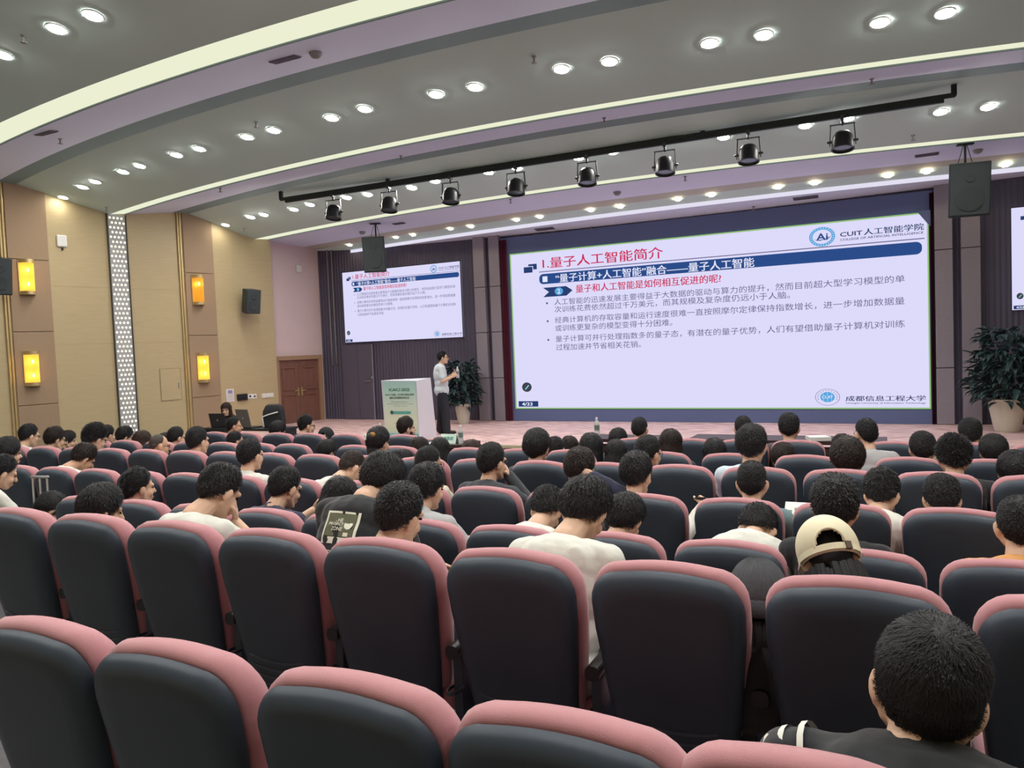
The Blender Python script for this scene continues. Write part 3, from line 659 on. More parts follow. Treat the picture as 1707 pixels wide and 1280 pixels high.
for i, (x, l) in enumerate([(416.5, 'white wall socket right beside the black cable box'), (424, 'white wall socket, second from the black cable box')]):
    t = wbox('wall_socket', l, 'socket', x, 660.5, .012, .13, .12, M_white, 0, .006, 'wall sockets'); MB().cap((.008, 0, 0), (.016, 0, 0), .026, .024, 10).build('socket_hole', M_black, t)
t = wbox('light_switch', 'row of white light switches beside the wooden door', 'light switch', 446, 659, .014, .36, .11, M_white, 0, .006)
for k in range(3): MB().box((.018, -.115 + k * .115, 0), (.012, .09, .08)).build('rocker', M_white, t, False)
a, b = onwall(266, 615), onwall(303, 665); t = thing('access_hatch', 'square wooden access hatch in the cream wall', 'hatch', ((a[0] + b[0]) / 2, (a[1] + b[1]) / 2, b[2]), sc_ang)
W = math.hypot(b[0] - a[0], b[1] - a[1]); H = a[2] - b[2]
MB().box((.006, 0, H / 2), (.012, W, H)).build('door', M_cream, t, False)
mb = MB()
for q in ((0, 0, W, .012), (0, H, W, .012)): mb.box((.008, q[0], q[1]), (.016, q[2], q[3]))
for q in (-W / 2, W / 2): mb.box((.008, q, H / 2), (.016, .012, H))
mb.build('frame', mat('hatch_joint', (.36, .28, .17), .6), t, False)
MB().box((.018, W / 2 - .06, H * .45), (.015, .018, .13)).build('handle', M_metal, t, False)
# ------------------------------------------------------------------ hall seats
M_pink = mat('rose_seat_fabric', (.45, .205, .230), .8, var=.10, scale=5, bump=.25, bscale=420, sheen=.25, dist=.003)
M_shell = mat('seat_shell_plastic', (.036, .050, .072), .48, spec=.32, var=.2, scale=6, bump=.06, bscale=350, dist=.002)
M_rib2 = mat('seat_rib_plastic', (.06, .075, .10), .45)
M_arm = mat('armrest_plastic', (.018, .018, .022), .4)
TILT = .20
def yb(h): return -(h - 1.0) * TILT - .035                        # rear face line of the cushion
def hw(h): return .185 + .062 * min(1, max(0, (h - .32) / .50)) ** .8
def seat_outline(h0, h1, r, rb, inset, n=7):
    """closed list of (x factor position, h)"""
    pts = []
    def W(h): return hw(h) - inset
    hb, ht = h0 + inset, h1 - inset
    for k in range(n): a = -PI / 2 + PI / 2 * k / (n - 1); h = hb + rb + rb * math.sin(a); pts.append((W(h) - rb + rb * math.cos(a), h))
    for k in range(1, 6): h = hb + rb + (ht - r - hb - rb) * k / 6; pts.append((W(h), h))
    for k in range(n): a = PI / 2 * k / (n - 1); h = ht - r + r * math.sin(a); pts.append((W(h) - r + r * math.cos(a), h))
    top = [(x, ht + .012 * (1 - (x / (W(ht) - r)) ** 2)) for x in np.linspace(W(ht) - r, -(W(ht) - r), 7)[1:-1]]
    left = [(-x, h) for x, h in pts][::-1]
    return pts + top + left
def loop(h0, h1, r, rb, inset, depth):
    o = seat_outline(h0, h1, r, rb, inset)
    return np.array([(x, yb(h) + (depth(h, x) if callable(depth) else depth), h) for x, h in o])
def seat_meshes():
    fr = lambda h, x: .088 + .035 * math.sin(PI * min(1, max(0, (h - .43) / .6)))
    lo = [loop(.43, 1.0, .10, .05, .016, .0), loop(.43, 1.0, .105, .05, .002, .012), loop(.43, 1.0, .105, .05, -.004, lambda h, x: fr(h, x) * .5),
          loop(.43, 1.0, .10, .05, .004, lambda h, x: fr(h, x) * .85), loop(.43, 1.0, .09, .045, .022, fr), loop(.43, 1.0, .06, .03, .07, lambda h, x: fr(h, x) + .008)]
    cush = MB().loft(lo).mesh('backrest')
    lo = [loop(.27, .988, .10, .04, .030, -.070), loop(.27, .988, .10, .04, .022, -.074)][::-1]
    cov = [loop(.27, .985, .10, .04, .012, .004), loop(.27, .985, .10, .04, .002, -.006), loop(.27, .985, .10, .04, .005, -.020), loop(.27, .985, .095, .04, .014, -.036),
           loop(.27, .985, .088, .04, .030, -.049), loop(.27, .985, .08, .035, .050, -.057), loop(.27, .985, .06, .03, .085, -.061)]
    shell = MB().loft(cov).mesh('back_shell')
    rb = MB()
    for k in range(6):
        h = .31 + k * .036; xs = np.linspace(-hw(h) + .07, hw(h) - .07, 9); pts = [np.array([x, yb(h) - .060, h - .012 + .02 * (x / .15) ** 2]) for x in xs]; rb.tube(pts, .005, 5)
    ribs = rb.mesh('rib_panel')
    mb = MB(); n = 8
    sec = []
    for yy, z0, z1, ww in ((.10, .37, .45, .20), (.14, .35, .47, .235), (.35, .34, .475, .24), (.50, .345, .465, .235), (.545, .36, .44, .21)):
        o = [];  r = .035
        for cx, cz, a0 in ((ww - r, z0 + r, -90), (ww - r, z1 - r, 0), (-ww + r, z1 - r, 90), (-ww + r, z0 + r, 180)):
            for q in range(4): a = R_(a0 + 30 * q); o.append((cx + r * math.cos(a), yy, cz + r * math.sin(a)))
        sec.append(np.array(o))
    pan = mb.loft(sec).mesh('seat_cushion')
    mb = MB()
    def rbox(c, d, r=.015):
        lo = []; 
        for yy in (-d[1] / 2, d[1] / 2):
            o = []
            for sx, sz, a0 in ((1, -1, -90), (1, 1, 0), (-1, 1, 90), (-1, -1, 180)):
                for q in range(4): a = R_(a0 + 30 * q); o.append((c[0] + sx * (d[0] / 2 - r) + r * math.cos(a), c[1] + yy, c[2] + sz * (d[2] / 2 - r) + r * math.sin(a)))
            lo.append(np.array(o))
        mb.loft(lo)
    rbox((.272, .24, .615), (.052, .42, .05), .02)
    arm = mb.mesh('armrest'); mb = MB()
    rbox((.272, .22, .42), (.035, .30, .35)); rbox((.272, .22, .13), (.03, .20, .26)); rbox((.272, .22, .012), (.05, .34, .022), .008)
    q = MB().lathe([(.05, 0), (.05, .012), (.043, .012), (.043, 0)], nu=20, close=False); mb.add(q.v[0] * [.5, 1, 1] + [.272, .05, .47], q.f)
    stand = mb.mesh('stand')
    for me, m in ((cush, M_pink), (shell, M_shell), (ribs, M_rib2), (pan, M_pink), (arm, M_arm), (stand, M_shell)): me.materials.append(m)
    return [('backrest', cush), ('back_shell', shell), ('rib_panel', ribs), ('seat_cushion', pan), ('armrest', arm), ('stand', stand)]
SEAT = seat_meshes()
SEAT_T = None
def place_seat(x, y, z, rz, label):
    global SEAT_T
    if SEAT_T is None:
        SEAT_T = thing('hall_seat', label, 'seat', (x, y, z), rz, 'rose and black hall seats')
        sh = None
        for n, me in SEAT:
            o = obj(n, me, None, SEAT_T if n != 'rib_panel' else sh)
            if n == 'back_shell': sh = o
        return SEAT_T
    r = copy_tree(SEAT_T); r.location = (x, y, z); r.rotation_euler = (0, 0, rz); r['label'] = label; return r
def slant(x): return .03 * min(x, 0)
# row: first line Y, height of the seat top under the lens, seat x positions
g = lambda ph, a, b: [ph + .545 * k for k in range(a, b + 1)]
ROWS = {'A': (1.38, -.752, [-2.21, -1.69, -1.13, -.62, -.155], 'nearest row'),
        'B': (2.40, -.732, g(.39, -8, 0), 'second row'),
        'C': (3.55, -.942, g(.34, -10, 1), 'third row'),
        'D': (4.55, -.948, g(.19, -15, 1), 'fourth row'),
        'E': (5.55, -.925, g(.13, -17, 2), 'fifth row'),
        'F': (6.9, -1.03, [-9.6, -9.05, -8.45, -7.9, -7.35, -6.8, -6.3, -5.41, -4.86, -4.0, -3.42, -2.91, -2.01, -1.42, -.8, -.03, .52], 'sixth row'),
        'G': (8.0, -1.045, [-8.66, -8.09, -7.53, -7.0, -6.41, -5.55, -2.6, -2.03, -1.52, -1.0, -.16, .45, 1.0], 'front row')}
FLOORZ = {}
for key, (Y0, zt, xs, nm) in ROWS.items():
    zf = {'A': 0, 'B': 0, 'C': -.19, 'D': -.19, 'E': -.19, 'F': -.29, 'G': -.29}[key]; FLOORZ[key] = zf
    sc = (EYE + zt - zf) + .02
    for i, x in enumerate(xs):
        y = Y0 + slant(x)
        o = place_seat(x, y, zf, math.atan(.03) if x < 0 else 0, 'rose and black hall seat, %s in the %s' % (ordl(i, len(xs)), nm))
        o.scale = (1, 1, sc)
        if key == 'A': o.scale = (1, 1, sc)
# ------------------------------------------------------------------ people
def skin_mat(k):
    return mat('skin_%d' % k, [(.66, .43, .31), (.56, .34, .23), (.70, .48, .37)][k], .55, spec=.3, var=.08, scale=12)
def hair_mat(name, c):
    m = mat(name, c, .56, spec=.28, var=.45, scale=26, stretch=(1, 1, .25), bump=.25, bscale=120, dist=.003); return m
HM = {'k': hair_mat('black_hair', (.018, .018, .021)), 'b': hair_mat('brown_hair', (.045, .024, .018)), 'z': hair_mat('cropped_hair', (.05, .038, .034)), 'd': hair_mat('dark_brown_hair', (.024, .016, .014))}
def cloth(name, c): return mat(name, c, .85, var=.07, scale=5, bump=.35, bscale=14, sheen=.15, dist=.012)
CL = {'white': cloth('white_cotton', (.64, .65, .60)), 'cream': cloth('cream_cotton', (.70, .66, .52)), 'grey': cloth('light_grey_cotton', (.42, .43, .44)), 'black': cloth('black_cotton', (.018, .02, .024)),
      'navy': cloth('navy_cotton', (.03, .035, .07)), 'green': cloth('green_cotton', (.02, .22, .09)), 'brown': cloth('dark_brown_cotton', (.08, .06, .065)), 'blue': cloth('light_blue_cotton', (.55, .66, .74)),
      'teal': cloth('grey_green_stripe_cotton', (.12, .20, .21)), 'orange': cloth('orange_cotton', (.62, .30, .10)), 'char': cloth('charcoal_cotton', (.045, .05, .06)), 'stripe': cloth('grey_striped_cotton', (.40, .40, .42)), 'olive': cloth('olive_cotton', (.10, .11, .06)), 'yellow': cloth('pale_yellow_cotton', (.62, .55, .34)), 'shirt': cloth('pale_shirt_cotton', (.60, .66, .72))}
M_trou = mat('dark_trousers', (.025, .027, .035), .85, bump=.3, bscale=20); M_shoe = mat('black_shoe', (.012, .011, .011), .35)
M_glass = mat('spectacle_frame', (.03, .03, .035), .3); M_lan = mat('violet_lanyard', (.05, .04, .22), .7); M_eye = mat('eye_dark', (.012, .01, .01), .2); M_lip = mat('lip', (.36, .13, .11), .5)
M_bud = mat('white_earbud', (.8, .8, .8), .3)
# ---- hair caps in head space (face +y, up +z, origin mid skull)
LINE = {'short': [(0, 46), (40, 40), (62, 20), (76, 0), (104, -3), (114, -26), (135, -46), (180, -58)],
        'bowl': [(0, 36), (40, 26), (62, 6), (78, -16), (100, -26), (118, -42), (150, -56), (180, -62)],
        'bald': [(0, 70), (40, 64), (62, 34), (78, 4), (104, -2), (116, -24), (140, -40), (180, -50)],
        'long': [(0, 34), (34, 28), (52, -10), (70, -50), (90, -60), (180, -62)]}
def hair_mesh(kind, T, namp, nf, seed, strands, slen=.045, swid=.0016, lower=None, lift=.0062):
    rnd = np.random.default_rng(seed); c0 = np.array([0, -.012, .032]); A = np.array([.0785, .0965, .0935])
    FADE = {'short': 62, 'bowl': 34, 'long': 25, 'bald': 40}[kind]; ln = np.array(LINE[kind], float); crown = _n([.15, -.5, .86])
    off = Vector((seed * 3.1, seed * 1.7, seed * .9))
    def radius(d):
        r0 = 1.0 / math.sqrt(((d / A) ** 2).sum())
        if d[1] < 0 and d[2] < 0:                 # follow the skull base down to the nape
            rb = np.interp(-math.degrees(math.asin(-d[2])), [-75, -60, -48, -36, -20, 0], [.150, .130, .113, .103, .0985, .0965]); k_ = min(1, max(0, (-d[1] / math.hypot(d[0], d[1]) - .35) / .4)) if abs(d[0]) + abs(d[1]) > 1e-6 else 0
            r0 = r0 + max(0, rb - r0) * k_ * min(1, -d[2] / .22)
        az = math.degrees(math.atan2(abs(d[0]), d[1])); el = math.degrees(math.asin(max(-1, min(1, d[2]))))
        e = el - np.interp(az, ln[:, 0], ln[:, 1]); m = min(1, max(0, (e + 4) / 9)); m = m * m * (3 - 2 * m)
        nz = noise.noise(Vector(d) * nf + off) + .5 * noise.noise(Vector(d) * nf * 2.7 + off); grow = .75 + .35 * max(0, d[2])
        full = min(1, max(0, e / FADE)) ** .9
        return r0 + (T * (.12 + .88 * full) * grow * (1 - .28 * abs(d[0])) + namp * nz * full) * m - (1 - m) * .5 * r0, m
    nu, nv = 56, 40; v, f = _sph(nu, nv)
    P = np.array([c0 + d * radius(d)[0] for d in v]); mb = MB(); mb.add(P, f)
    k = 0
    while k < strands:
        d = _n(rnd.normal(size=3)); r, m = radius(d)
        if m < .75: continue
        k += 1
        p = c0 + d * (r - .003); fl = d - crown * (d @ crown) + rnd.normal(size=3) * .12; fl = fl - d * (fl @ d); fl = -fl if False else fl; fl = _n(fl); fl = fl if fl @ (d - crown) >= -1 else fl
        L = slen * rnd.uniform(.6, 1.3); sd = _n(np.cross(d, fl)) * swid * rnd.uniform(.6, 1.4)
        q1 = p + fl * L * .5 + d * lift * rnd.uniform(.4, 1.5); d2 = _n(d + fl * L * 7); q2 = p + fl * L + d * (lift * rnd.uniform(-.6, 1.2) - L * L * 5)
        mb.add([p - sd, p + sd, q1 + sd * .8, q1 - sd * .8, q2], [(0, 1, 2, 3), (3, 2, 4)])
    if lower: lower(mb, rnd)
    me = mb.mesh('hair'); return me
def long_lower(mb, rnd, n=260, L=.30, top=.06):
    for k in range(n):                       # locks hanging over nape and sides
        a = rnd.uniform(R_(70), R_(290)); x, y = .088 * math.sin(a), .10 * math.cos(a) - .015; z = rnd.uniform(top - .08, top); l = L * rnd.uniform(.75, 1.05)
        pts = [np.array([x, y, z]), np.array([x * 1.1, y * 1.05 - .01, z - l * .4]), np.array([x * 1.02, y * .92 - .012, z - l * .8]), np.array([x * .9, y * .85 - .01, z - l])]
        r = [.012, .014, .012, .002]
        mb.rings([(p, np.array([rr, 0, 0]), np.array([0, rr, 0])) for p, rr in zip(pts, r)], 6)
    mb.ell((0, -.055, -.10 - (.06 - top) * .6), (.078, .048, .17 - (.06 - top) * .6)); (top > 0) and (mb.ell((.062, -.01, -.06), (.026, .05, .12)), mb.ell((-.062, -.01, -.06), (.026, .05, .12)))
def bun_lower(mb, rnd): mb.ell((.01, -.105, .05), (.045, .04, .042)); mb.ell((0, -.07, -.06), (.07, .045, .07))
HAIR = {'short': hair_mesh('short', .020, .004, 2.8, 1, 5000, .04, .0018, lift=.0075), 'short2': hair_mesh('short', .026, .007, 3.0, 2, 5000, .055, .0018, lift=.008), 'crop': hair_mesh('short', .012, .002, 4.0, 3, 4000, .022, .0014),
        'bushy': hair_mesh('bowl', .034, .006, 2.4, 4, 5500, .06, .0018, lift=.006), 'curly': hair_mesh('short', .030, .011, 5.0, 5, 5500, .028, .002, lift=.008), 'bowl': hair_mesh('bowl', .024, .004, 2.0, 6, 5000, .06),
        'bald': hair_mesh('bald', .003, .0005, 4.0, 7, 600, .008, .001, lift=.001), 'long': hair_mesh('long', .022, .005, 2.0, 8, 3500, .07, lower=long_lower), 'bun': hair_mesh('long', .020, .005, 2.4, 9, 3500, .05, lower=bun_lower),
        'near': hair_mesh('short', .024, .004, 2.6, 12, 18000, .034, .0007, lift=.0045), 'under': hair_mesh('long', .002, .001, 2.0, 11, 300, .03, lift=.0, lower=lambda m_, r_: long_lower(m_, r_, 220, .22, -.035)), 'spiky': hair_mesh('short', .024, .009, 4.0, 10, 5500, .05, .0018, lift=.020)}
def glasses_mesh():
    mb = MB()
    for s_ in (-1, 1):
        n = 14; pts = [np.array([s_ * .034 + .024 * math.cos(2 * PI * k / n), .098 - abs(s_ * .034 + .024 * math.cos(2 * PI * k / n)) * .16, .002 + .018 * math.sin(2 * PI * k / n)]) for k in range(n + 1)]
        mb.tube(pts, .0022, 5); mb.tube([np.array([s_ * .058, .088, .006]), np.array([s_ * .080, .05, .008]), np.array([s_ * .082, -.02, .004])], .0022, 5)
    mb.tube([np.array([-.010, .098, .006]), np.array([.010, .098, .006])], .0022, 5); me = mb.mesh('glasses'); me.materials.append(M_glass); return me
GLM = glasses_mesh()
def eyes_mesh():
    mb = MB()
    for s_ in (-1, 1): mb.ell((s_ * .031, .083, .004), (.013, .006, .006)); mb.cap((s_ * .018, .087, .022), (s_ * .044, .080, .024), .0035)
    me = mb.mesh('eyes'); me.materials.append(M_eye); return me
EYM = eyes_mesh()
LIM = MB().cap((-.018, .0905, -.066), (.018, .0905, -.066), .0055).mesh('lips'); LIM.materials.append(M_lip)
def Tm(M, p): return (M[:3, :3] @ np.asarray(p, float)) + M[:3, 3]
def head_prims(mb, M, s):
    R3 = M[:3, :3] / s
    def e(c, r, rot=None, nu=18, nv=12): mb.ell(Tm(M, c), np.array(r) * s, R3 if rot is None else R3 @ rot, nu, nv)
    def c_(a, b, r0, r1=None): mb.cap(Tm(M, a), Tm(M, b), r0 * s, (r0 if r1 is None else r1) * s)
    e((0, -.012, .035), (.0745, .092, .088), nu=24, nv=16); e((0, .02, -.03), (.062, .070, .085)); e((0, .050, -.095), (.030, .032, .026))
    for q in (-1, 1):
        c_((q * .056, -.008, -.05), (q * .022, .052, -.098), .020); e((q * .036, .06, -.035), (.024, .022, .026))
        e((q * .083, -.014, -.006), (.011, .024, .033), rotz(-q * R_(32)) @ rotx(R_(-10))); e((q * .079, -.004, -.034), (.010, .012, .014))
    c_((0, .086, .012), (0, .106, -.030), .008, .0135); c_((-.042, .073, .024), (.042, .073, .024), .013); c_((-.018, .084, -.064), (.018, .084, -.064), .0085); c_((-.016, .083, -.076), (.016, .083, -.076), .008)
def hand_prims(mb, W, d, n, curl=.5, side=1, s=1.0):
    """wrist W, direction d, back-of-hand normal n; side +1: thumb towards d x n"""
    d = _n(d); n = _n(np.asarray(n) - d * (np.asarray(n) @ d)); l = np.cross(d, n) * side
    R3 = np.stack([l, d, n], 1)
    mb.ell(W + d * .045 * s, (.040 * s, .052 * s, .015 * s), R3)
    for k, (o, L) in enumerate([(.030, .072), (.010, .080), (-.010, .075), (-.029, .060)]):
        b = W + d * .082 * s + l * o * s; a1 = curl * .8; p1 = b + (d * math.cos(a1) - n * math.sin(a1) + l * o * 1.2) * L * .5 * s
        a2 = curl * 1.9; p2 = p1 + (d * math.cos(a2) - n * math.sin(a2)) * L * .5 * s
        mb.cap(W + d * .06 * s + l * o * .9 * s, b, .0095 * s, .009 * s, 8); mb.cap(b, p1, .0088 * s, .008 * s, 8); mb.cap(p1, p2, .008 * s, .0066 * s, 8)
    b = W + d * .02 * s + l * .03 * s; p1 = b + (d * .55 + l * .75 - n * .25) * .042 * s; p2 = p1 + (d * .9 + l * .25 - n * .45 * curl) * .034 * s
    mb.cap(b, p1, .0125 * s, .0105 * s, 8); mb.cap(p1, p2, .0098 * s, .008 * s, 8)
NP = 0
def person(label, Hc, yaw=0, pitch=0, roll=0, hair='short', hc='k', top='white', zf=0.0, seaty=0.0, sk=0, hs=1.0, glasses=False, lanyard=False, eyes=True, sleeve=None, bud=False, arms=None, vox=.009, lean=0.0, turn=None, extra=None, collar=None, stand=False, hidehair=False, sh=1.06, hoff=(0, 0, 0), group=None, lift=0.0, upright=False):
    """Hc: centre of the skull in the room; angles in degrees (yaw clockwise from above, pitch down)."""
    global NP
    NP += 1
    Hc = np.asarray(Hc, float) + np.asarray(hoff, float)
    R3 = rotz(-R_(yaw)) @ rotx(-R_(pitch)) @ roty(R_(roll)); M = np.eye(4); M[:3, :3] = R3 * hs; M[:3, 3] = Hc
    t_yaw = yaw * .35 if turn is None else turn
    Rt = rotz(-R_(t_yaw)); s_ = Rt @ [1, 0, 0]; fw = Rt @ [0, 1, 0]
    sp_ = math.sin(R_(max(0, min(75, pitch))))
    N = Tm(M, (0, -.045, -.105)) - np.array([0, 0, .036 * (1 - .8 * sp_)]) - fw * (.02 + .085 * sp_) + np.array([0, 0, lift])
    if stand: P = np.array([N[0], N[1], zf + .93]) - fw * .0
    else:
        pz = min(zf + .54, N[2] - .36); dz = N[2] - pz; L = .52; dy = math.sqrt(max(L * L - dz * dz, .0)) if dz < L else 0
        hy = min(max(N[1] - dy, seaty + .24), seaty + .42); P = np.array([N[0] - lean * .5, hy, pz])
    if upright: P = np.array([N[0], N[1] + .03, zf + .52])
    root = thing('person', label, 'person', (P[0], P[1], zf), 0, group)
    O = np.array([P[0], P[1], zf])
    u = _n(N - P); L = np.linalg.norm(N - P); f = _n(np.cross(u, s_)); s = np.cross(f, u)
    RT = np.stack([s, f, u], 1)
    SH = [N - u * .062 + s * (k * .172 * sh) + f * .012 for k in (-1, 1)]
    bodyv = MB(); body_parts = MB()
    def torso(mb, g):
        mb.ell(P, np.array([.165, .125, .12]) * sh + g, RT); mb.ell(P + u * L * .30, np.array([.150, .112, .14]) * sh + g, RT)
        mb.ell(P + u * L * .62 - f * .022, np.array([.160, .112, .17]) * sh + g, RT); mb.ell(P + u * L * .82 - f * .022, np.array([.160, .095, .10]) * sh + g, RT)
        for k in (0, 1): mb.cap(N - u * .035 - f * .005, SH[k], .052 + g, .056 + g); mb.cap(P + u * L * .75 + s * (.09 if k else -.09), SH[k], .07 + g, .05 + g)
    AR = []
    for k, sg in ((0, -1), (1, 1)):
        a = (arms or {}).get(k)
        if a is None:
            E = SH[k] - u * .21 + f * .17 + s * sg * .045; Wp = E + f * .21 - s * sg * .13 + np.array([0, 0, .03]); hd = _n(f - s * sg * .5); hn = np.array([0, 0, 1.0]); cu = .7
        else: E, Wp, hd, hn, cu = [np.asarray(q, float) if i < 4 else q for i, q in enumerate(a(SH[k], u, f, s, M))]
        AR.append((SH[k], E, Wp, hd, hn, cu, sg))
    # body
    mb = MB(); head_prims(mb, M, hs)
    mb.cap(Tm(M, (0, -.022, -.05)), N + u * .0 + fw * .01, .052 * hs, .060); torso(mb, -.012)
    for S_, E, Wp, hd, hn, cu, sg in AR:
        mb.cap(S_, E, .046, .040); mb.cap(E, Wp, .041, .027); hand_prims(mb, Wp, hd, hn, cu, -sg)
    feet = []
    if not stand:
        for sg in (-1, 1):
            hp = P + s * sg * .09; K = np.array([hp[0] + s_[0] * sg * .03, hp[1], P[2]]) + fw * .41; K[2] = max(zf + .50, P[2] - .04); F = np.array([K[0], K[1], zf + .09]) + fw * .02; feet.append((hp, K, F))
    else:
        for sg in (-1, 1):
            hp = P + s * sg * .085; F = np.array([P[0], P[1], zf + .075]) + s_ * sg * .12 + fw * (.07 * sg); K = (hp + F) / 2 + fw * .02; feet.append((hp, K, F))
    for hp, K, F in feet: mb.cap(hp, K, .06, .045); mb.cap(K, F, .044, .032)
    for q in mb.v: q -= O
    me = remesh(mb, vox, smooth=1); me.name = 'body'; obj('body', me, skin_mat(sk), root)
    # shirt
    mb = MB(); torso(mb, .008)
    long_s = (sleeve or 'short') == 'long'
    for S_, E, Wp, hd, hn, cu, sg in AR:
        if long_s: mb.cap(S_, E, .062, .055); mb.cap(E, Wp, .055, .040)
        else: mb.cap(S_, S_ + (E - S_) * .72, .062, .060)
    if collar == 'hood': mb.ell(N - f * .075 - u * .01, (.10, .05, .07), RT); mb.ell(N - f * .02 + u * .02, (.085, .075, .03), RT)
    elif pitch < 24: mb.cap(N + u * .002 + fw * .012, N - u * .05 + f * .015, .057, .060)
    mb.ell(N - u * .085 - f * .018, (.135 * sh, .070, .075), RT)
    for q in mb.v: q -= O
    me = remesh(mb, max(vox, .008), .0075, 11.0, (1, 1, .7), 5); me.name = 'shirt'; shirt = obj('shirt', me, CL[top], root)
    if collar in ('white', 'shirt'):
        mb = MB(); n = 20
        lo = [np.array([N + s * (r * math.cos(2 * PI * k / n)) + f * (r * .95 * math.sin(2 * PI * k / n)) + u * h + fw * .008 for k in range(n)]) - O for r, h in ((.067, -.010), (.062, .014), (.0585, .016), (.060, -.006))]
        mb.loft(lo, caps=(False, False)); mb.build('collar', CL['white' if collar == 'white' else 'shirt'], shirt)
    if lanyard:
        mb = MB(); pts = []
        for k in range(-6, 7):
            a = k * PI / 7; pts.append(N + s * (.078 * math.sin(a)) - f * (.082 * math.cos(a)) + u * (-.004 - .05 * (1 - math.cos(a)) * .5) - O)
        for k in (0, 1): pass
        mb.tube(pts, .0075, 6); mb.build('lanyard', M_lan, root)
    # trousers, shoes
    mb = MB(); mb.ell(P, (.168 * sh, .128, .115), RT)
    lr = (.088, .066, .060) if not stand else (.112, .092, .082)
    for hp, K, F in feet: mb.cap(hp, K, lr[0], lr[1]); mb.cap(K, F + np.array([0, 0, .02]), lr[1], lr[2])
    for q in mb.v: q -= O
    me = remesh(mb, .02 if not stand else .012, smooth=1); me.name = 'trousers'; obj('trousers', me, M_trou, root)
    for hp, K, F in feet:
        mb = MB(); mb.ell(F + fw * .07 - np.array([0, 0, .035]) - O, (.046, .13, .045), rotz(-R_(t_yaw))); mb.ell(F - np.array([0, 0, .02]) - O, (.04, .05, .055)); mb.build('shoe', M_shoe, root)
    Mh = np.array(M); Mh[:3, 3] -= O; MX = Matrix(Mh.tolist())
    h = None
    if not hidehair: h = obj('hair', HAIR[hair].copy() if not HAIR[hair].materials else HAIR[hair], None, root)
    if h is not None:
        if len(h.data.materials) == 0: h.data.materials.append(HM[hc])
        h.matrix_local = MX; h.material_slots[0].link = 'OBJECT'; h.material_slots[0].material = HM[hc]
    if glasses: o = obj('glasses', GLM, None, root); o.matrix_local = MX
    if eyes:
        o = obj('eyes', EYM, None, root); o.matrix_local = MX; o = obj('lips', LIM, None, root); o.matrix_local = MX
    if bud: o = MB().cap((.089, -.002, -.012), (.086, .006, -.040), .005).build('earbud', M_bud, root); o.matrix_local = MX
    if extra: extra(dict(root=root, shirt=shirt, N=N, P=P, u=u, f=f, s=s, fw=fw, M=M, MX=MX, O=O, SH=SH, AR=AR, L=L, RT=RT))
    return root
for k in HAIR: HAIR[k].materials.append(HM['k'])
def seated(row, px, py, dy, label, **k):
    Y0 = ROWS[row][0]; y = Y0 + .3
    for _ in range(8): p = atY(px, py, y); y = Y0 + slant(p[0]) + dy
    p = atY(px, py, y)
    return person(label, p, zf=FLOORZ[row], seaty=Y0 + slant(p[0]), **k)
def arm_to(E_off, W_off, hd, hn, curl=.8):
    """arm given as offsets from the shoulder in the torso's (s, f, up-z) frame"""
    def fn(S_, u, f, s, M):
        B = lambda o: s * o[0] + np.array([f[0], f[1], 0]) * o[1] + np.array([0, 0, o[2]])
        E = S_ + B(E_off); return E, S_ + B(W_off), B(hd), B(hn), curl
    return fn
def arm_head(E_off, at, hd, hn, curl=.8):
    """hand at a place given in head space"""
    def fn(S_, u, f, s, M):
        B = lambda o: s * o[0] + np.array([f[0], f[1], 0]) * o[1] + np.array([0, 0, o[2]])
        return S_ + B(E_off), Tm(M, at), M[:3, :3] @ np.asarray(hd, float), M[:3, :3] @ np.asarray(hn, float), curl
    return fn
def back_print(items):
    """flat prints on the shirt's back: a list of (kind, args, colour material) in metres, x right, z up from the neck"""
    def ex(c):
        for nm, mk, m in items:
            mb = MB(); mk(mb)
            for q in mb.v:
                p = q.copy()
                for i in range(len(p)):
                    x, z = q[i][0], q[i][2]; base = c['N'] + c['s'] * x - c['u'] * (-z)
                    # follow the shirt's back surface
                    best = None
                    p[i] = base - c['f'] * .30 - c['O']
                q[:] = p
            me = mb.mesh(nm, False); o = obj(nm, me, m, c['shirt'])
            sm = c['shirt'].data
            from mathutils.bvhtree import BVHTree
            bv = BVHTree.FromPolygons([v.co for v in sm.vertices], [tuple(pl.vertices) for pl in sm.polygons]); d = Vector(c['f'])
            bm = bmesh.new(); bm.from_mesh(me)
            bmesh.ops.triangulate(bm, faces=bm.faces); bmesh.ops.subdivide_edges(bm, edges=[e for e in bm.edges if e.calc_length() > .03], cuts=2)
            for v in bm.verts:
                h = bv.ray_cast(v.co, d)
                if h[0] is not None: v.co = h[0] - d * .004
            bm.to_mesh(me); bm.free()
    return ex
def tx(t, x0, x1, z0, z1, off=.01): return lambda mb: text_into(mb, t, x0, x1, z0, z1, 0, off)
def rc(*rs):
    def f(mb):
        for x0, x1, z0, z1 in rs: rect(mb, x0, x1, z0, z1, 0)
    return f
M_pw = mat('print_white', (.72, .74, .62), .7); M_pg = mat('print_green', (.14, .30, .24), .7); M_pk = mat('print_black', (.03, .035, .03), .7); M_pol = mat('print_olive', (.12, .13, .08), .7)
def multi(*fs):
    def ex(c):
        for f_ in fs: f_(c)
    return ex
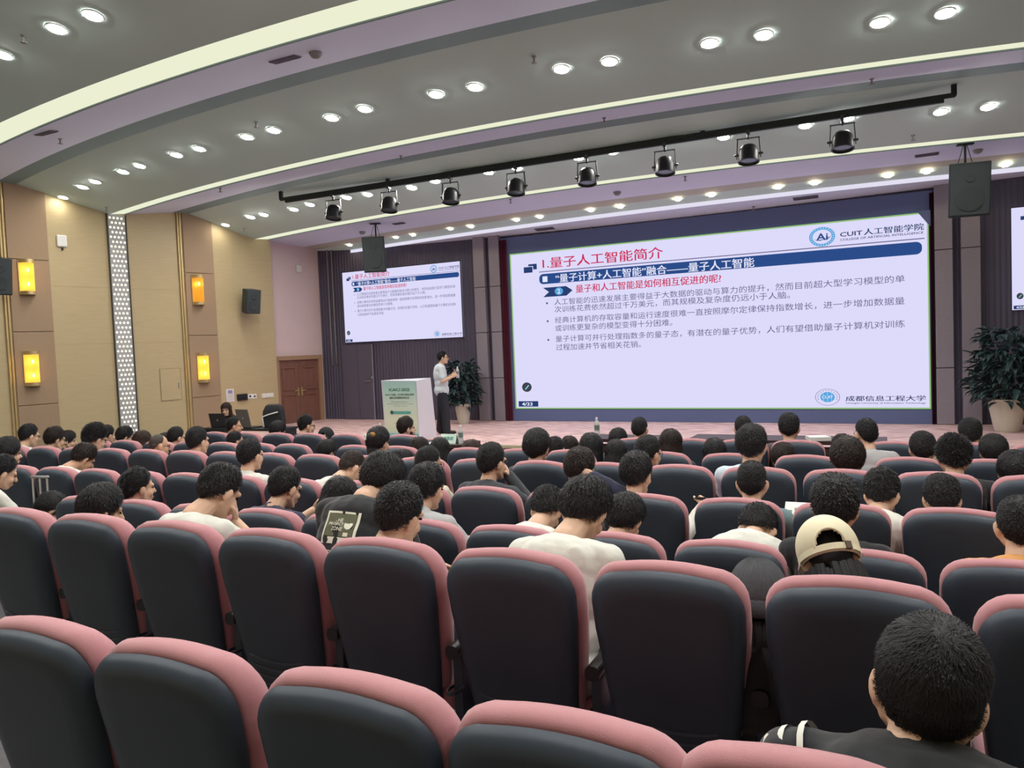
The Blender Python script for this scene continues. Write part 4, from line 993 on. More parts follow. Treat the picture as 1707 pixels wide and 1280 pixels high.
def cap_on(c_mat, beanie=False):
    def ex(c):
        M_c = c_mat; mb = MB(); n = 28
        A = np.array([.0865, .108, .098]) * (1 if beanie else 1.16)
        if beanie:
            v, f = _sph(120, 30); P = []
            for d in v:
                z = max(d[2], -.32); r = 1 + .014 * math.sin(30 * math.atan2(d[1], d[0])) 
                P.append(np.array([0, -.014, .034]) + d * A * [1.10, 1.10, 1.16] * r * (1 if d[2] > -.32 else .93))
            mb.add(P, f); o = mb.build('knit_cap', M_c, c['root']); o.matrix_local = c['MX']
            q = MB(); q.lathe([(.107, -.03), (.112, -.02), (.112, .018), (.106, .026)], c=(0, -.014, .0), nu=30, close=False); q.v[0][:, 1] = (q.v[0][:, 1] + .014) * 1.12 - .014
            b = q.build('cap_band', M_c, o); return
        v, f = _sph(60, 44); c0 = np.array([0, -.012, .038]); P = np.array([c0 + d * A * 1.06 for d in v]); ff = []
        for q in f:
            m = np.mean([v[i] for i in q], 0)
            hole = m[1] < 0 and (m[0] / .46) ** 2 + ((m[2] + .22) / .46) ** 2 < 1 and m[2] > -.22
            if m[2] > -.40 and not hole: ff.append(q)
        mb.add(P, ff); o = mb.build('baseball_cap', M_c, c['root']); o.matrix_local = c['MX']
        md = o.modifiers.new('s', 'SOLIDIFY'); md.thickness = .004
        q = MB()
        for k in range(24):
            pass
        th = np.linspace(PI, 2 * PI, 25); pts = [c0 + np.array([math.cos(a) * A[0] * 1.07, math.sin(a) * A[1] * 1.07, -.034]) for a in th]; 
        for a, b in zip(pts[:-1], pts[1:]): q.add([a + [0, 0, -.011], b + [0, 0, -.011], b + [0, 0, .011], a + [0, 0, .011]], [(0, 1, 2, 3)])
        q.build('strap', M_c, o)
        q = MB(); pts = []
        for a in np.linspace(0, PI, 21): x_, z_ = math.cos(a) * .48, -.22 + math.sin(a) * .48; pts.append(c0 + np.array([x_ * A[0] * 1.07, -A[1] * 1.07 * math.sqrt(max(0, 1 - x_ * x_ - z_ * z_)), z_ * A[2] * 1.07]))
        q.tube(pts, .005, 6); q.build('opening_hem', M_c, o)
        q = MB().box(tuple(c0 + [A[0] * .55, -A[1] * .93, -.034]), (.02, .012, .026), rotz(.5)); q.build('buckle', mat('bronze_buckle', (.10, .06, .045), .4), o)
        q = MB()
        for a0, a1 in zip(np.linspace(R_(25), R_(155), 17)[:-1], np.linspace(R_(25), R_(155), 17)[1:]):
            p = [c0 + np.array([math.cos(a) * A[0] * 1.05 * r, math.sin(a) * A[1] * 1.05 + (r - 1) * .6 * math.sin(a), -.02 - (r - 1) * .12]) for a, r in ((a0, 1), (a1, 1), (a1, 1.14), (a0, 1.14))]; q.add(p, [(0, 1, 2, 3)])
        q.build('peak', M_c, o)
    return ex
M_felt = mat('dark_grey_knit', (.075, .08, .09), .95, var=.25, scale=60, bump=.8, bscale=240, dist=.004)
M_capc = mat('cream_cap_cloth', (.72, .67, .49), .85, bump=.3, bscale=300, dist=.002)
def hold_phone(c):
    W = (c['AR'][0][2] + c['AR'][1][2]) / 2 - c['O'] + c['fw'] * .10 + np.array([0, 0, .02])
    o = MB().box((0, 0, 0), (.15, .009, .073), rotx(R_(20))).build('phone', M_black, None, False); o.location = Vector(W + c['O']); o.rotation_euler = (0, 0, math.atan2(c['s'][1], c['s'][0]))
    tag(o, 'dark phone held sideways by the bespectacled man in navy', 'phone')
    MB().box((0, -.006, 0), (.138, .003, .063), rotx(R_(20))).build('screen', emat('phone_screen', (.10, .095, .12), 1.0), o, False)
# ---- nearest row and second row
def stripes(c):
    S_ = c['SH'][0]; a = _n(S_ - c['N']); L_ = np.linalg.norm(S_ - c['N']); t1 = _n(np.cross(a, c['f'])); t2 = np.cross(a, t1); n = 18
    for q_ in (.80, .98, 1.12):
        p = c['N'] + a * L_ * q_; mb = MB()
        lo = [np.array([p + a * h + (t1 * math.cos(2 * PI * q / n) + t2 * math.sin(2 * PI * q / n)) * r for q in range(n)]) - c['O'] for h, r in ((-.006, .0725 - .012 * max(0, q_ - .9) / .2), (.006, .072 - .016 * max(0, q_ - .9) / .2))]
        mb.loft(lo, caps=(False, False)); mb.build('sleeve_stripe', CL['white'], c['shirt'])
seated('A', 1546, 1158, .20, 'person in the nearest row, cropped black hair, black jacket with white stripes', hair='near', top='black', sleeve='long', roll=9, pitch=8, yaw=2, hs=1.0, lift=.048, upright=True, sh=1.24, vox=.006, collar='shirt', extra=stripes, sk=0)
seated('B', 170, 853, .34, 'person with bowl-cut black hair and a white earbud, slumped low at left', hair='bowl', top='char', pitch=14, yaw=22, bud=True, vox=.007)
fist = arm_head((.10, .22, -.20), (.035, .125, -.10), (-.4, -.25, .9), (.4, .6, .2), 1.5)
seated('B', 367, 822, .40, 'person in white T-shirt and violet lanyard, head bowed over a fist', hair='short', top='white', pitch=32, yaw=8, lanyard=True, arms={1: fist}, vox=.0055, sk=0)
seated('B', 668, 862, .30, 'person with short black hair behind the black T-shirt back, white shirt sleeve', hair='short', top='white', pitch=14, yaw=10, roll=6, vox=.007)
seated('B', 975, 855, .52, 'person in plain white T-shirt leaning far forward between two seats', hair='bowl', top='white', pitch=38, yaw=8, vox=.007, turn=4, sh=1.05)
seated('B', 1264, 1002, .26, 'person in a dark grey knit cap with long black hair', hair='under', top='black', sleeve='long', pitch=8, yaw=-10, extra=cap_on(M_felt, True), vox=.007)
seated('B', 1384, 935, .52, 'person in cream baseball cap worn low, dark clothes', hair='under', top='black', sleeve='long', pitch=34, yaw=-8, roll=-12, extra=cap_on(M_capc), vox=.007)
# ---- third row
seated('C', 6, 790, .42, 'person in white shirt cut by the left edge of the view', hair='curly', top='white', pitch=24, yaw=18)
seated('C', 82, 850, .45, 'person with flat black hair bent very low at far left', hair='bowl', top='black', pitch=48, yaw=10)
seated('C', 233, 814, .34, 'person with tousled black hair and bare ear, looking right', hair='curly', top='navy', pitch=4, yaw=16)
grip0 = arm_to((-.06, .20, -.19), (.12, .40, -.03), (.25, 1, .35), (-.8, .2, .3), .7); grip1 = arm_to((.06, .20, -.19), (.02, .42, -.02), (-.2, 1, .35), (.8, .2, .3), .7)
seated('C', 477, 815, .32, 'person with glasses and navy top holding up a phone', hair='short', top='navy', pitch=18, yaw=10, glasses=True, arms={0: grip0, 1: grip1}, vox=.0055, extra=hold_phone)
seated('C', 567, 833, .42, 'person with long straight black hair, head dropped, beside the black printed T-shirt', hair='long', top='char', pitch=22, yaw=10)
bp = back_print([('print_frame', rc((-.09, .09, -.085, -.075), (-.09, -.078, -.20, -.08), (.078, .09, -.20, -.08), (-.09, .09, -.225, -.195)), M_pw), ('print_panel', rc((-.076, .076, -.192, -.087)), M_pol),
                 ('print_lettering', multi_mb := (lambda mb: (tx('THE', -.03, .012, -.125, -.108)(mb), tx('PROJECT', -.06, .02, -.145, -.128)(mb), tx('ZONE', -.04, .02, -.166, -.148)(mb), disc(mb, .045, -.135, .022, .022, 0, 16), rect(mb, .03, .055, -.19, -.172, 0))), M_pw),
                 ('print_slogan', tx('GRIPROJECT', -.17, .17, -.285, -.255, .02), M_pw), ('print_small_lettering', tx('The original project', -.06, .10, -.315, -.30), M_pw)])
seated('B', 638, 804, .78, 'person with bushy black hair in a black T-shirt with a printed back', hair='bushy', top='black', pitch=34, yaw=4, vox=.007, extra=bp, turn=-4, sh=1.12, lift=.02, hs=.96)
seated('C', 714, 815, .34, 'person with black hair and pink ear in a light grey hooded top', hair='short2', top='grey', pitch=12, yaw=8, collar='hood', vox=.007)
seated('C', 912, 852, .50, 'person hidden behind the leaning white T-shirt, dark hair bowed', hair='short', top='white', pitch=42, yaw=0)
seated('C', 1042, 868, .40, 'person with smooth black hair bent low right of the leaning white T-shirt', hair='bowl', top='char', pitch=30, yaw=12)
bp2 = back_print([('print_lettering', lambda mb: (tx('+ Q', -.15, -.08, -.05, -.025)(mb), tx('Po VIN', -.06, .05, -.06, -.025)(mb), tx('WRITE', -.06, .09, -.105, -.07)(mb)), M_pg), ('print_badge', lambda mb: disc(mb, .13, -.075, .022, .018, 0, 16), M_pk)])
seated('C', 1262, 886, .50, 'person in white T-shirt with green back lettering, folded forward', hair='short', top='white', pitch=66, yaw=2, extra=bp2, turn=0, sh=1.32)
seated('C', 1393, 848, .28, 'person with thick black hair and glasses right above the cream cap', hair='short2', top='black', pitch=6, yaw=0, glasses=True, hs=1.04)
seated('C', 1700, 880, .34, 'person in an orange top cut by the right edge of the view', hair='crop', top='orange', pitch=6, yaw=4, collar='white')
# ---- fourth row
seated('D', 14, 757, .32, 'person with a big dark hairdo at the left edge behind an empty seat', hair='bushy', top='black', pitch=6, yaw=10, hs=1.1)
seated('D', 140, 765, .42, 'person with white collar and violet lanyard bowing over the aisle side, brown hair', hair='short2', hc='d', top='white', pitch=36, yaw=16, lanyard=True, sk=1)
seated('D', 419, 760, .28, 'person seen from behind, neat black hair, white T-shirt and lanyard', hair='short', top='white', pitch=2, yaw=4, lanyard=True)
bp3 = back_print([('print_lettering', lambda mb: (tx('summer', -.05, .09, -.14, -.12)(mb), tx('Y e s', -.02, .10, -.24, -.17)(mb), disc(mb, .03, -.30, .03, .03, 0, 14, r0=.8)), M_pk)])
seated('D', 587, 780, .44, 'person in white T-shirt with a faint black back print, bowing right', hair='crop', hc='z', top='white', pitch=34, yaw=24, lanyard=True, extra=bp3, turn=-2, sh=1.1)
seated('E', 672, 778, .36, 'person with wavy black hair and yellowish collar between two bigger heads', hair='short2', top='cream', pitch=18, yaw=2)
seated('D', 716, 774, .34, 'person with round black crop and a pale sleeve, looking right', hair='crop', top='cream', pitch=8, yaw=20, glasses=True)
chin = arm_head((.10, .20, -.18), (.03, .125, -.105), (-.3, -.2, .9), (.5, .5, .2), 1.5)
seated('D', 822, 772, .30, 'person in dark patterned jacket, glasses, hand at the mouth', hair='short', top='char', sleeve='long', pitch=2, yaw=20, glasses=True, arms={1: chin}, vox=.0055, sh=1.1)
hb = arm_head((.20, .02, .02), (.135, -.085, -.035), (-1.0, -.10, .28), (.1, -1.0, .1), .55)
seated('D', 968, 784, .30, 'person in dark hooded top resting a hand on the back of the head', hair='short2', hc='d', top='navy', sleeve='long', pitch=8, yaw=4, arms={1: hb}, vox=.005)
hp2 = arm_to((.09, .16, -.20), (.16, .36, -.04), (-.2, 1, .5), (.6, -.3, .6), .8)
def hold_phone2(c):
    W = c['AR'][1][2]; o = MB().box((0, 0, 0), (.075, .15, .009)).build('phone', M_black, None, False); o.location = Vector(W + c['fw'] * .07 - c['s'] * .05 + np.array([0, 0, .03])); o.rotation_euler = (R_(-20), 0, .3); tag(o, 'thin phone held by the person with glasses and a white long sleeve', 'phone')
seated('D', 1063, 792, .30, 'person with glasses and smooth black hair, white long sleeve and phone', hair='short2', top='white', sleeve='long', pitch=6, yaw=16, glasses=True, arms={1: hp2}, vox=.0055, extra=hold_phone2)
seated('D', 1254, 806, .28, 'person with both ears showing and a grey-green striped shirt', hair='crop', top='teal', pitch=4, yaw=-2)
seated('D', 1470, 826, .36, 'person with curly black hair and white T-shirt, head bowed, ear showing', hair='curly', top='white', pitch=26, yaw=12, sh=1.12)
seated('D', 1570, 834, .32, 'person with short dark hair and bare nape, ears lit, low in the seat', hair='short', top='white', pitch=16, yaw=2)
# ---- fifth row
seated('E', 50, 727, .30, 'person with glasses and neat black hair in front of the left brown panel', hair='short', top='white', pitch=10, yaw=12, glasses=True)
seated('E', 93, 733, .34, 'person with glasses, red-tinted hair and a green collar', hair='short2', hc='d', top='green', pitch=12, yaw=14, glasses=True)
seated('E', 160, 732, .34, 'person with spiky black hair and glasses, looking down', hair='spiky', top='grey', pitch=20, yaw=10, glasses=True, hs=1.12)
seated('E', 266, 744, .28, 'person with shaved head and black glasses looking right', hair='bald', hc='z', top='cream', pitch=6, yaw=22, glasses=True, sk=1)
seated('E', 331, 736, .28, 'person with thick black hair and white T-shirt below the lower right sconce', hair='short', top='white', pitch=2, yaw=4, hs=1.06)
def clips(c):
    o = MB(); 
    for a, b in (((-.04, .06), (.04, .06)), ((.04, .06), (.04, .02)), ((.04, .02), (-.04, .02)), ((-.04, .02), (-.04, .06))): o.cap((-.045 + a[0] * .5, -.128 - a[0] * .3, a[1] + .01), (-.045 + b[0] * .5, -.128 - b[0] * .3, b[1] + .01), .008)
    q = o.build('hair_clip', mat('white_clip', (.8, .8, .72), .4), c['root']); q.matrix_local = c['MX']
    o = MB(); o.ell((.035, -.115, .075), (.032, .014, .022)); q = o.build('hair_clip', mat('amber_clip', (.36, .20, .04), .35), c['root']); q.matrix_local = c['MX']
seated('E', 632, 738, .30, 'person with black hair pinned up by a white and an amber clip', hair='bun', top='black', pitch=6, yaw=10, extra=clips, hs=1.02)
seated('E', 896, 747, .28, 'person with round black bowl hair seen from behind, above a seat in the middle', hair='bowl', top='char', pitch=4, yaw=2, hs=1.08)
seated('F', 1028, 758, .30, 'person with long dark hair in a navy top left of the bearer of thin glasses', hair='long', top='navy', pitch=8, yaw=0)
seated('E', 1082, 757, .30, 'person with thin bright glasses and dark hair looking right', hair='short', top='char', pitch=4, yaw=28, glasses=True)
seated('F', 1192, 757, .30, 'person with long wavy dark hair in front of the right judges table', hair='long', top='char', sleeve='long', pitch=6, yaw=2)
seated('E', 1254, 745, .30, 'person with thick black hair and a pale blue shirt with wide shoulders', hair='short2', top='blue', pitch=4, yaw=8, hs=1.08, sh=1.12)
seated('F', 1306, 766, .30, 'person with brown-black hair before the dark brown shirt, low in the seat', hair='bowl', hc='d', top='brown', pitch=8, yaw=0)
seated('E', 1414, 768, .32, 'person with very bushy dark hair covering a seat right of centre', hair='bushy', hc='d', top='char', pitch=6, yaw=4, hs=1.06)
seated('E', 1590, 765, .32, 'person with white collar, dark jacket and white sleeve, head bowed', hair='spiky', top='black', sleeve='long', pitch=14, yaw=0, collar='white', glasses=True, sh=1.1)
seated('E', 1692, 790, .32, 'person with dark hair in black near the right edge, behind a seat corner', hair='bowl', top='black', pitch=8, yaw=0)
# ---- sixth row
seated('F', 114, 735, .34, 'person with dark fringe and bare cheek looking right, behind the green collar', hair='bowl', top='black', pitch=10, yaw=40)
seated('F', 180, 726, .34, 'person with plain black hair right behind the spiky-haired one', hair='short', top='grey', pitch=6, yaw=8)
seated('F', 209, 729, .34, 'person with black hair and dark green top under the dotted strip', hair='short2', top='olive', pitch=16, yaw=26)
seated('F', 238, 737, .32, 'person with long brown hair right of the dotted strip', hair='long', hc='b', top='brown', pitch=6, yaw=0, hs=1.06)
seated('G', 276, 738, .34, 'person with dark hair half hidden behind the shaved head', hair='bowl', top='char', pitch=6, yaw=6)
seated('F', 295, 730, .34, 'person with round black hair and pale ear left of the thick-haired white T-shirt', hair='short', top='navy', pitch=8, yaw=12)
seated('F', 393, 737, .30, 'person with close black crop and bare neck in the seat below the laptops', hair='crop', top='brown', pitch=8, yaw=20, sk=1)
seated('F', 545, 754, .34, 'person with rounded black hair bent low below the lettered black cap', hair='bowl', top='black', pitch=18, yaw=10)
seated('F', 734, 752, .32, 'person with long dark hair left of the table with the bottle', hair='long', top='black', pitch=10, yaw=-6)
seated('F', 700, 751, .36, 'person with dark hair bent down right of the bearded man', hair='long', hc='d', top='black', pitch=14, yaw=10)
seated('F', 788, 756, .32, 'person with long reddish brown hair left of a seat in the middle', hair='long', hc='b', top='brown', pitch=6, yaw=0)
seated('F', 926, 752, .34, 'person with dark hair beside the round bowl hair, turned right', hair='short', top='char', pitch=6, yaw=20)
seated('G', 950, 748, .34, 'person with small flat dark hair in the seat left of the clear bottle', hair='long', hc='d', top='char', pitch=8, yaw=0)
seated('F', 986, 749, .32, 'person with long dark hair right in front of the clear bottle', hair='long', top='char', pitch=6, yaw=-6, hs=1.1)
seated('G', 1031, 736, .32, 'person with rounded black hair left of the lone front-row head', hair='bowl', top='navy', pitch=6, yaw=0)
seated('F', 1119, 741, .32, 'person with long smooth brownish hair left of a tall seat back', hair='long', hc='d', top='char', pitch=4, yaw=0)
seated('G', 1316, 714, .30, 'person sitting tall in a dark brown shirt before the stage', hair='short', top='brown', sleeve='long', pitch=0, yaw=0, hs=1.08, sh=1.05)
seated('F', 1443, 724, .32, 'person with cropped hair, glasses and grey striped shirt turned left', hair='crop', top='stripe', pitch=2, yaw=-28, glasses=True)
seated('G', 1405, 748, .36, 'person with a small reddish dark head behind the very bushy hair', hair='long', hc='d', top='char', pitch=6, yaw=0)
seated('F', 1538, 750, .30, 'person with round black hair showing both ears, right of a wide seat', hair='short', top='char', pitch=4, yaw=0, hs=1.05)
seated('F', 1656, 755, .32, 'person with round black hair and a light collar right of the front-row head', hair='bowl', top='char', pitch=6, yaw=0, collar='white')
# ---- front row
seated('G', 391, 711, .30, 'person with short hair at the laptops, face turned right', hair='crop', top='olive', pitch=2, yaw=38, sk=1)
seated('G', 463, 719, .34, 'person with black hair bent down beside the dark bag', hair='bowl', top='black', pitch=24, yaw=24)
seated('G', 512, 710, .32, 'person with curly dark hair in a navy jacket before the wooden door', hair='curly', top='navy', sleeve='long', pitch=6, yaw=30, glasses=True)
def cd_cap(c):
    cap_on(mat('black_cap_cloth', (.012, .013, .016), .8))(c)
    mb = text_into(MB(), 'cd', -.035, .035, .01, .055, -.125, .03); o = mb.build('cap_lettering', M_pw, c['root'], False); o.matrix_local = c['MX']
seated('G', 544, 731, .36, 'person in a black cap with white letters and black top', hair='under', top='black', pitch=12, yaw=-20, extra=cd_cap)
def beard(c):
    mb = MB(); mb.ell((0, .052, -.098), (.042, .040, .040)); mb.ell((.05, .02, -.07), (.018, .04, .045)); mb.ell((-.05, .02, -.07), (.018, .04, .045)); o = mb.build('beard', HM['d'], c['root']); o.matrix_local = c['MX']
seated('G', 679, 714, .28, 'bearded person with swept dark hair before the white lectern box', hair='short2', hc='d', top='navy', pitch=0, yaw=42, extra=beard, sk=2)
seated('G', 1067, 716, .28, 'person with square black crop alone against the stage floor', hair='crop', top='navy', pitch=0, yaw=0)
seated('G', 1239, 715, .30, 'person with cropped head left of the tall dark brown shirt', hair='crop', top='navy', pitch=0, yaw=-12)
seated('G', 1617, 724, .28, 'person with square black hair before the right stage pilaster', hair='short', top='white', pitch=2, yaw=0, hs=1.04)
# ------------------------------------------------------------------ people off the seats
p = atY(377, 683, 11.4)
person('person with long brown hair facing the room at the side desk', p, yaw=150, pitch=10, hair='long', hc='b', top='black', zf=-.29, seaty=p[1] - .2, eyes=True, turn=150, group=None)
# the side desk, laptops and bag
q0, q1 = atY(352, 725, 10.4), atY(460, 725, 10.4)
DZ = .47; t = thing('side_desk', 'dark side desk by the cream wall carrying laptops', 'desk', ((q0[0] + q1[0]) / 2, 10.55, -.29)); W = q1[0] - q0[0] + .3
MB().box((0, 0, DZ + .27), (W, .5, .04)).build('desk_top', M_black, t, False)
for sx in (-1, 1): MB().box((sx * (W / 2 - .04), 0, (DZ + .25) / 2), (.05, .46, DZ + .25)).build('leg', M_black, t, False)
DT = -.29 + DZ + .29
def laptop(label, px, py, w_, h_, rz, m):
    p = atY(px, py, 10.45); t = thing('laptop', label, 'laptop', (p[0], 10.48, DT), rz, 'laptops on the side desk')
    MB().box((0, .0, .009), (w_, .24, .018)).build('keyboard_base', M_black, t, False)
    a = R_(12); l = MB().box((0, -.12 - math.sin(a) * h_ / 2, .018 + h_ / 2 * math.cos(a)), (w_, .012, h_), rotx(a)).build('lid', m, t, False)
    MB().ell((0, -.13 - math.sin(a) * h_ / 2, .018 + h_ / 2 * math.cos(a)), (.018, .004, .018)).build('lid_badge', M_metal, t)
laptop('open dark laptop left of the short-haired person', 371, 715, .36, .26, .1, mat('laptop_black', (.03, .028, .03), .5))
laptop('open grey laptop lid right of the short-haired person', 416, 710, .34, .34, -.1, mat('laptop_grey', (.16, .14, .13), .4))
p = atY(438, 712, 10.3); t = thing('backpack', 'black backpack with white straps standing on the side desk', 'bag', (p[0], 10.6, DT), .3)
mb = MB(); mb.loft([np.array([(x * k, y * k, z) for x, y in [(.17, .1), (-.17, .1), (-.19, -.1), (.19, -.1)]]) for z, k in ((0, 1), (.12, 1.03), (.30, .94), (.40, .7), (.42, .5))]); o = mb.build('body', mat('bag_black', (.02, .021, .026), .7), t); b = o.modifiers.new('b', 'BEVEL'); b.width = .02; b.segments = 2
MB().tube([np.array([-.16, -.11, .02]), np.array([-.17, -.13, .20]), np.array([-.05, -.13, .24]), np.array([.12, -.12, .28])], .012).build('strap', M_white, t)
# ------------------------------------------------------------------ lectern box with the printed poster
FY = 12.95
a, b = atY(643, 737, FY), atY(700, 737, FY); tl = atY(640, 634, FY); z1 = tl[2]
t = thing('lectern', 'white printed lectern box standing on the stage', 'lectern', (a[0], FY, STZ)); W = b[0] - a[0]; H = z1 - STZ
D = .44; k = .10
v = [(-.0, 0, 0), (W, 0, 0), (W + .12, D, 0), (.05, D, 0), (-.02, -.03, H), (W, -.03, H - .02), (W + .10, D - .1, H + .02), (.05, D - .1, H)]
MB().add(v, [(0, 3, 2, 1), (4, 5, 6, 7), (1, 2, 6, 5), (2, 3, 7, 6), (3, 0, 4, 7), (0, 1, 5, 4)]).build('box', mat('lectern_white', (.66, .66, .74), .45), t, False)
def poster_mat():
    m = mat('poster_print', (.62, .74, .62), .5); nt = m.node_tree; bs = nt.nodes['Principled BSDF']; tc = nt.nodes.new('ShaderNodeTexCoord'); sp_ = nt.nodes.new('ShaderNodeSeparateXYZ'); rp = nt.nodes.new('ShaderNodeValToRGB')
    nt.links.new(tc.outputs['Generated'], sp_.inputs[0]); nt.links.new(sp_.outputs['Z'], rp.inputs[0]); nt.links.new(rp.outputs[0], bs.inputs['Base Color'])
    e = rp.color_ramp.elements; e[0].position = 0; e[0].color = (.08, .36, .48, 1); e[1].position = .1; e[1].color = (.45, .62, .50, 1)
    for p_, c in ((.085, (.20, .46, .55, 1)), (.13, (.56, .66, .52, 1)), (.3, (.70, .74, .58, 1)), (.6, (.66, .76, .66, 1)), (.85, (.48, .70, .64, 1)), (1.0, (.42, .62, .62, 1))): n_ = e.new(p_); n_.color = c
    return m
yy = -.008; P = lambda x, z: (x * W, yy - .03 * (z), z * H)
mb = MB(); mb.add([(W * .02, -.006, .01), (W * .98, -.006, .01), (W * .98, -.036, H * .975), (W * .02, -.036, H * .985)], [(0, 1, 2, 3)]); mb.build('poster', poster_mat(), t, False)
def ptext(nm, lines, m, off=.012):
    mb = MB()
    for s_, x0, x1, z0, z1_ in lines:
        q = text_into(MB(), s_, x0 * W, x1 * W, z0 * H, z1_ * H, 0, off); vv = np.concatenate(q.v); vv[:, 1] = -.012 - .03 * vv[:, 2] / H; mb.add(vv, q.f)
    mb.build(nm, m, t, False)
M_pt = mat('poster_dark_green', (.05, .16, .14), .6); M_pt2 = mat('poster_ink', (.07, .09, .09), .6)
ptext('poster_title', [('ICAICI 2025', .20, .80, .815, .865)], M_pt, .02)
ptext('poster_subtitle', [('2025人工智能、云计算与智能计算机', .08, .92, .738, .772), ('创新与应用国际学术会议', .20, .78, .682, .722)], M_pt2)
ptext('poster_small_text', [('2025 International Conference on', .24, .76, .628, .642), ('Artificial Intelligence, Cloud Computing', .12, .88, .592, .606), ('and Intelligent Computers', .30, .70, .556, .570), ('Chengdu, China', .36, .64, .30, .312), ('2025.10', .30, .55, .265, .277)], M_pt2, .004)
mb = MB(); mb.add([(.28 * W, -.027, .43 * H), (.80 * W, -.027, .43 * H), (.80 * W, -.028, .475 * H), (.28 * W, -.028, .475 * H)], [(0, 1, 2, 3)]); mb.build('poster_banner', mat('poster_teal', (.12, .42, .38), .5), t, False)
mb = MB(); disc(mb, .25 * W, .455 * H, .04, .04, -.030, 20); mb.build('poster_seal', mat('poster_seal', (.06, .12, .10), .5), t, False)
# ------------------------------------------------------------------ speaker on the stage
SY = 13.9
hd = atY(739, 600, SY); hd[2] = STZ + 1.60
def sp_arm(sg):
    def fn(S_, u, f, s, M):
        if sg > 0: E = S_ + np.array([0, 0, -.27]) + s * .05 + f * .02; Wp = E + f * .20 - s * .02 + np.array([0, 0, .08]); return E, Wp, _n(f * .8 + np.array([0, 0, .5])), s, 1.1
        E = S_ + np.array([0, 0, -.26]) - s * .05 + f * .05; Wp = E + f * .22 + s * .10 + np.array([0, 0, .12]); return E, Wp, _n(f * .8 + s * .3 + np.array([0, 0, .5])), -s, 1.1
    return fn
SPK = {}
def sp_extra(c): SPK.update(c)
root = person('person on the stage in a pale short-sleeved shirt and dark trousers, holding a bottle', hd, yaw=62, pitch=-2, hair='short', top='shirt', zf=STZ, stand=True, eyes=True, glasses=True, lanyard=True, turn=58, sh=1.2, arms={0: sp_arm(-1), 1: sp_arm(1)}, vox=.006, extra=sp_extra, sk=0)
def bottle(label, p, h=.23, r=.033, clear=(.75, .80, .80), group='drinking bottles'):
    t = thing('water_bottle', label, 'bottle', tuple(p), 0, group)
    m = MATS.get('bottle_plastic')
    if m is None:
        m = mat('bottle_plastic', (.86, .90, .90), .12, spec=.5); m.node_tree.nodes['Principled BSDF'].inputs['Transmission Weight'].default_value = .55
    MB().lathe([(r * .92, 0), (r, .008), (r, h * .30), (r * .94, h * .34), (r, h * .38), (r, h * .62), (r * .7, h * .78), (r * .38, h * .88), (r * .36, h * .91)], nu=20).build('body', m, t)
    MB().lathe([(r * 1.02, h * .34), (r * 1.02, h * .60)], nu=20, close=False).build('label_band', mat('bottle_label', (.16, .22, .20), .5), t)
    MB().lathe([(r * .42, h * .90), (r * .42, h * .985), (r * .38, h)], nu=16).build('cap', M_white, t)
    return t
c = SPK; W_ = (c['AR'][1][2] + c['AR'][0][2]) / 2 + c['f'] * .09
bottle('clear bottle held at the chest by the person on stage', W_ + np.array([0, 0, -.06]), .24, .034)
# ------------------------------------------------------------------ potted plants
M_leaf = mat('dark_green_leaf', (.036, .070, .072), .5, var=.4, scale=6); M_pot = mat('cream_pot', (.60, .57, .49), .5, var=.06)
def plant(label, px, py, y, ph, pr, H, Rw, n, seed):
    p = atY(px, py, y); t = thing('potted_plant', label, 'plant', (p[0], y, STZ), 0, 'potted plants on the stage'); rnd = np.random.default_rng(seed)
    MB().lathe([(pr * .62, 0), (pr * .70, .03), (pr * .95, ph * .7), (pr, ph), (pr * .92, ph), (pr * .86, ph - .06), (0, ph - .06)], nu=28).build('pot', M_pot, t)
    sb = MB(); fb = MB()
    for k in range(14): a = rnd.uniform(0, 2 * PI); r = rnd.uniform(.1, .8) * Rw; sb.tube([np.array([.04 * math.cos(a), .04 * math.sin(a), ph - .08]), np.array([r * .4 * math.cos(a), r * .4 * math.sin(a), ph + H * .4]), np.array([r * math.cos(a), r * math.sin(a), ph + H * rnd.uniform(.5, .95)])], .008, 5)
    sb.build('stem', M_leaf, t)
    for k in range(n):
        a = rnd.uniform(0, 2 * PI); zf_ = rnd.beta(1.3, 1.5); r = Rw * math.sqrt(rnd.uniform(.05, 1)) * (1 - .5 * abs(zf_ - .3)); c_ = np.array([r * math.cos(a), r * math.sin(a), ph - .05 + H * zf_])
        d = _n([math.cos(a) + rnd.normal() * .5, math.sin(a) + rnd.normal() * .5, rnd.uniform(-.6, .5)]); sd = _n(np.cross(d, [0, 0, 1])); up = np.cross(sd, d); L = rnd.uniform(.16, .30); w_ = L * .20
        q = [c_, c_ + d * L * .35 + sd * w_ + up * .02, c_ + d * L * .35 - sd * w_ + up * .02, c_ + d * L * .35 + up * -.008, c_ + d * L * .75 + sd * w_ * .7, c_ + d * L * .75 - sd * w_ * .7, c_ + d * L * .75 - up * .02, c_ + d * L - up * .07]
        fb.add(q, [(0, 1, 3), (0, 3, 2), (1, 4, 6, 3), (3, 6, 5, 2), (4, 7, 6), (6, 7, 5)])
    fb.build('foliage', M_leaf, t, False)
plant('leafy green plant in a pale pot behind the person on stage', 773, 706, 15.9, .48, .19, 1.10, .36, 420, 3)
plant('large leafy plant in a cream pot at the right of the stage', 1679, 710, 15.6, .56, .28, 1.25, .54, 620, 5)
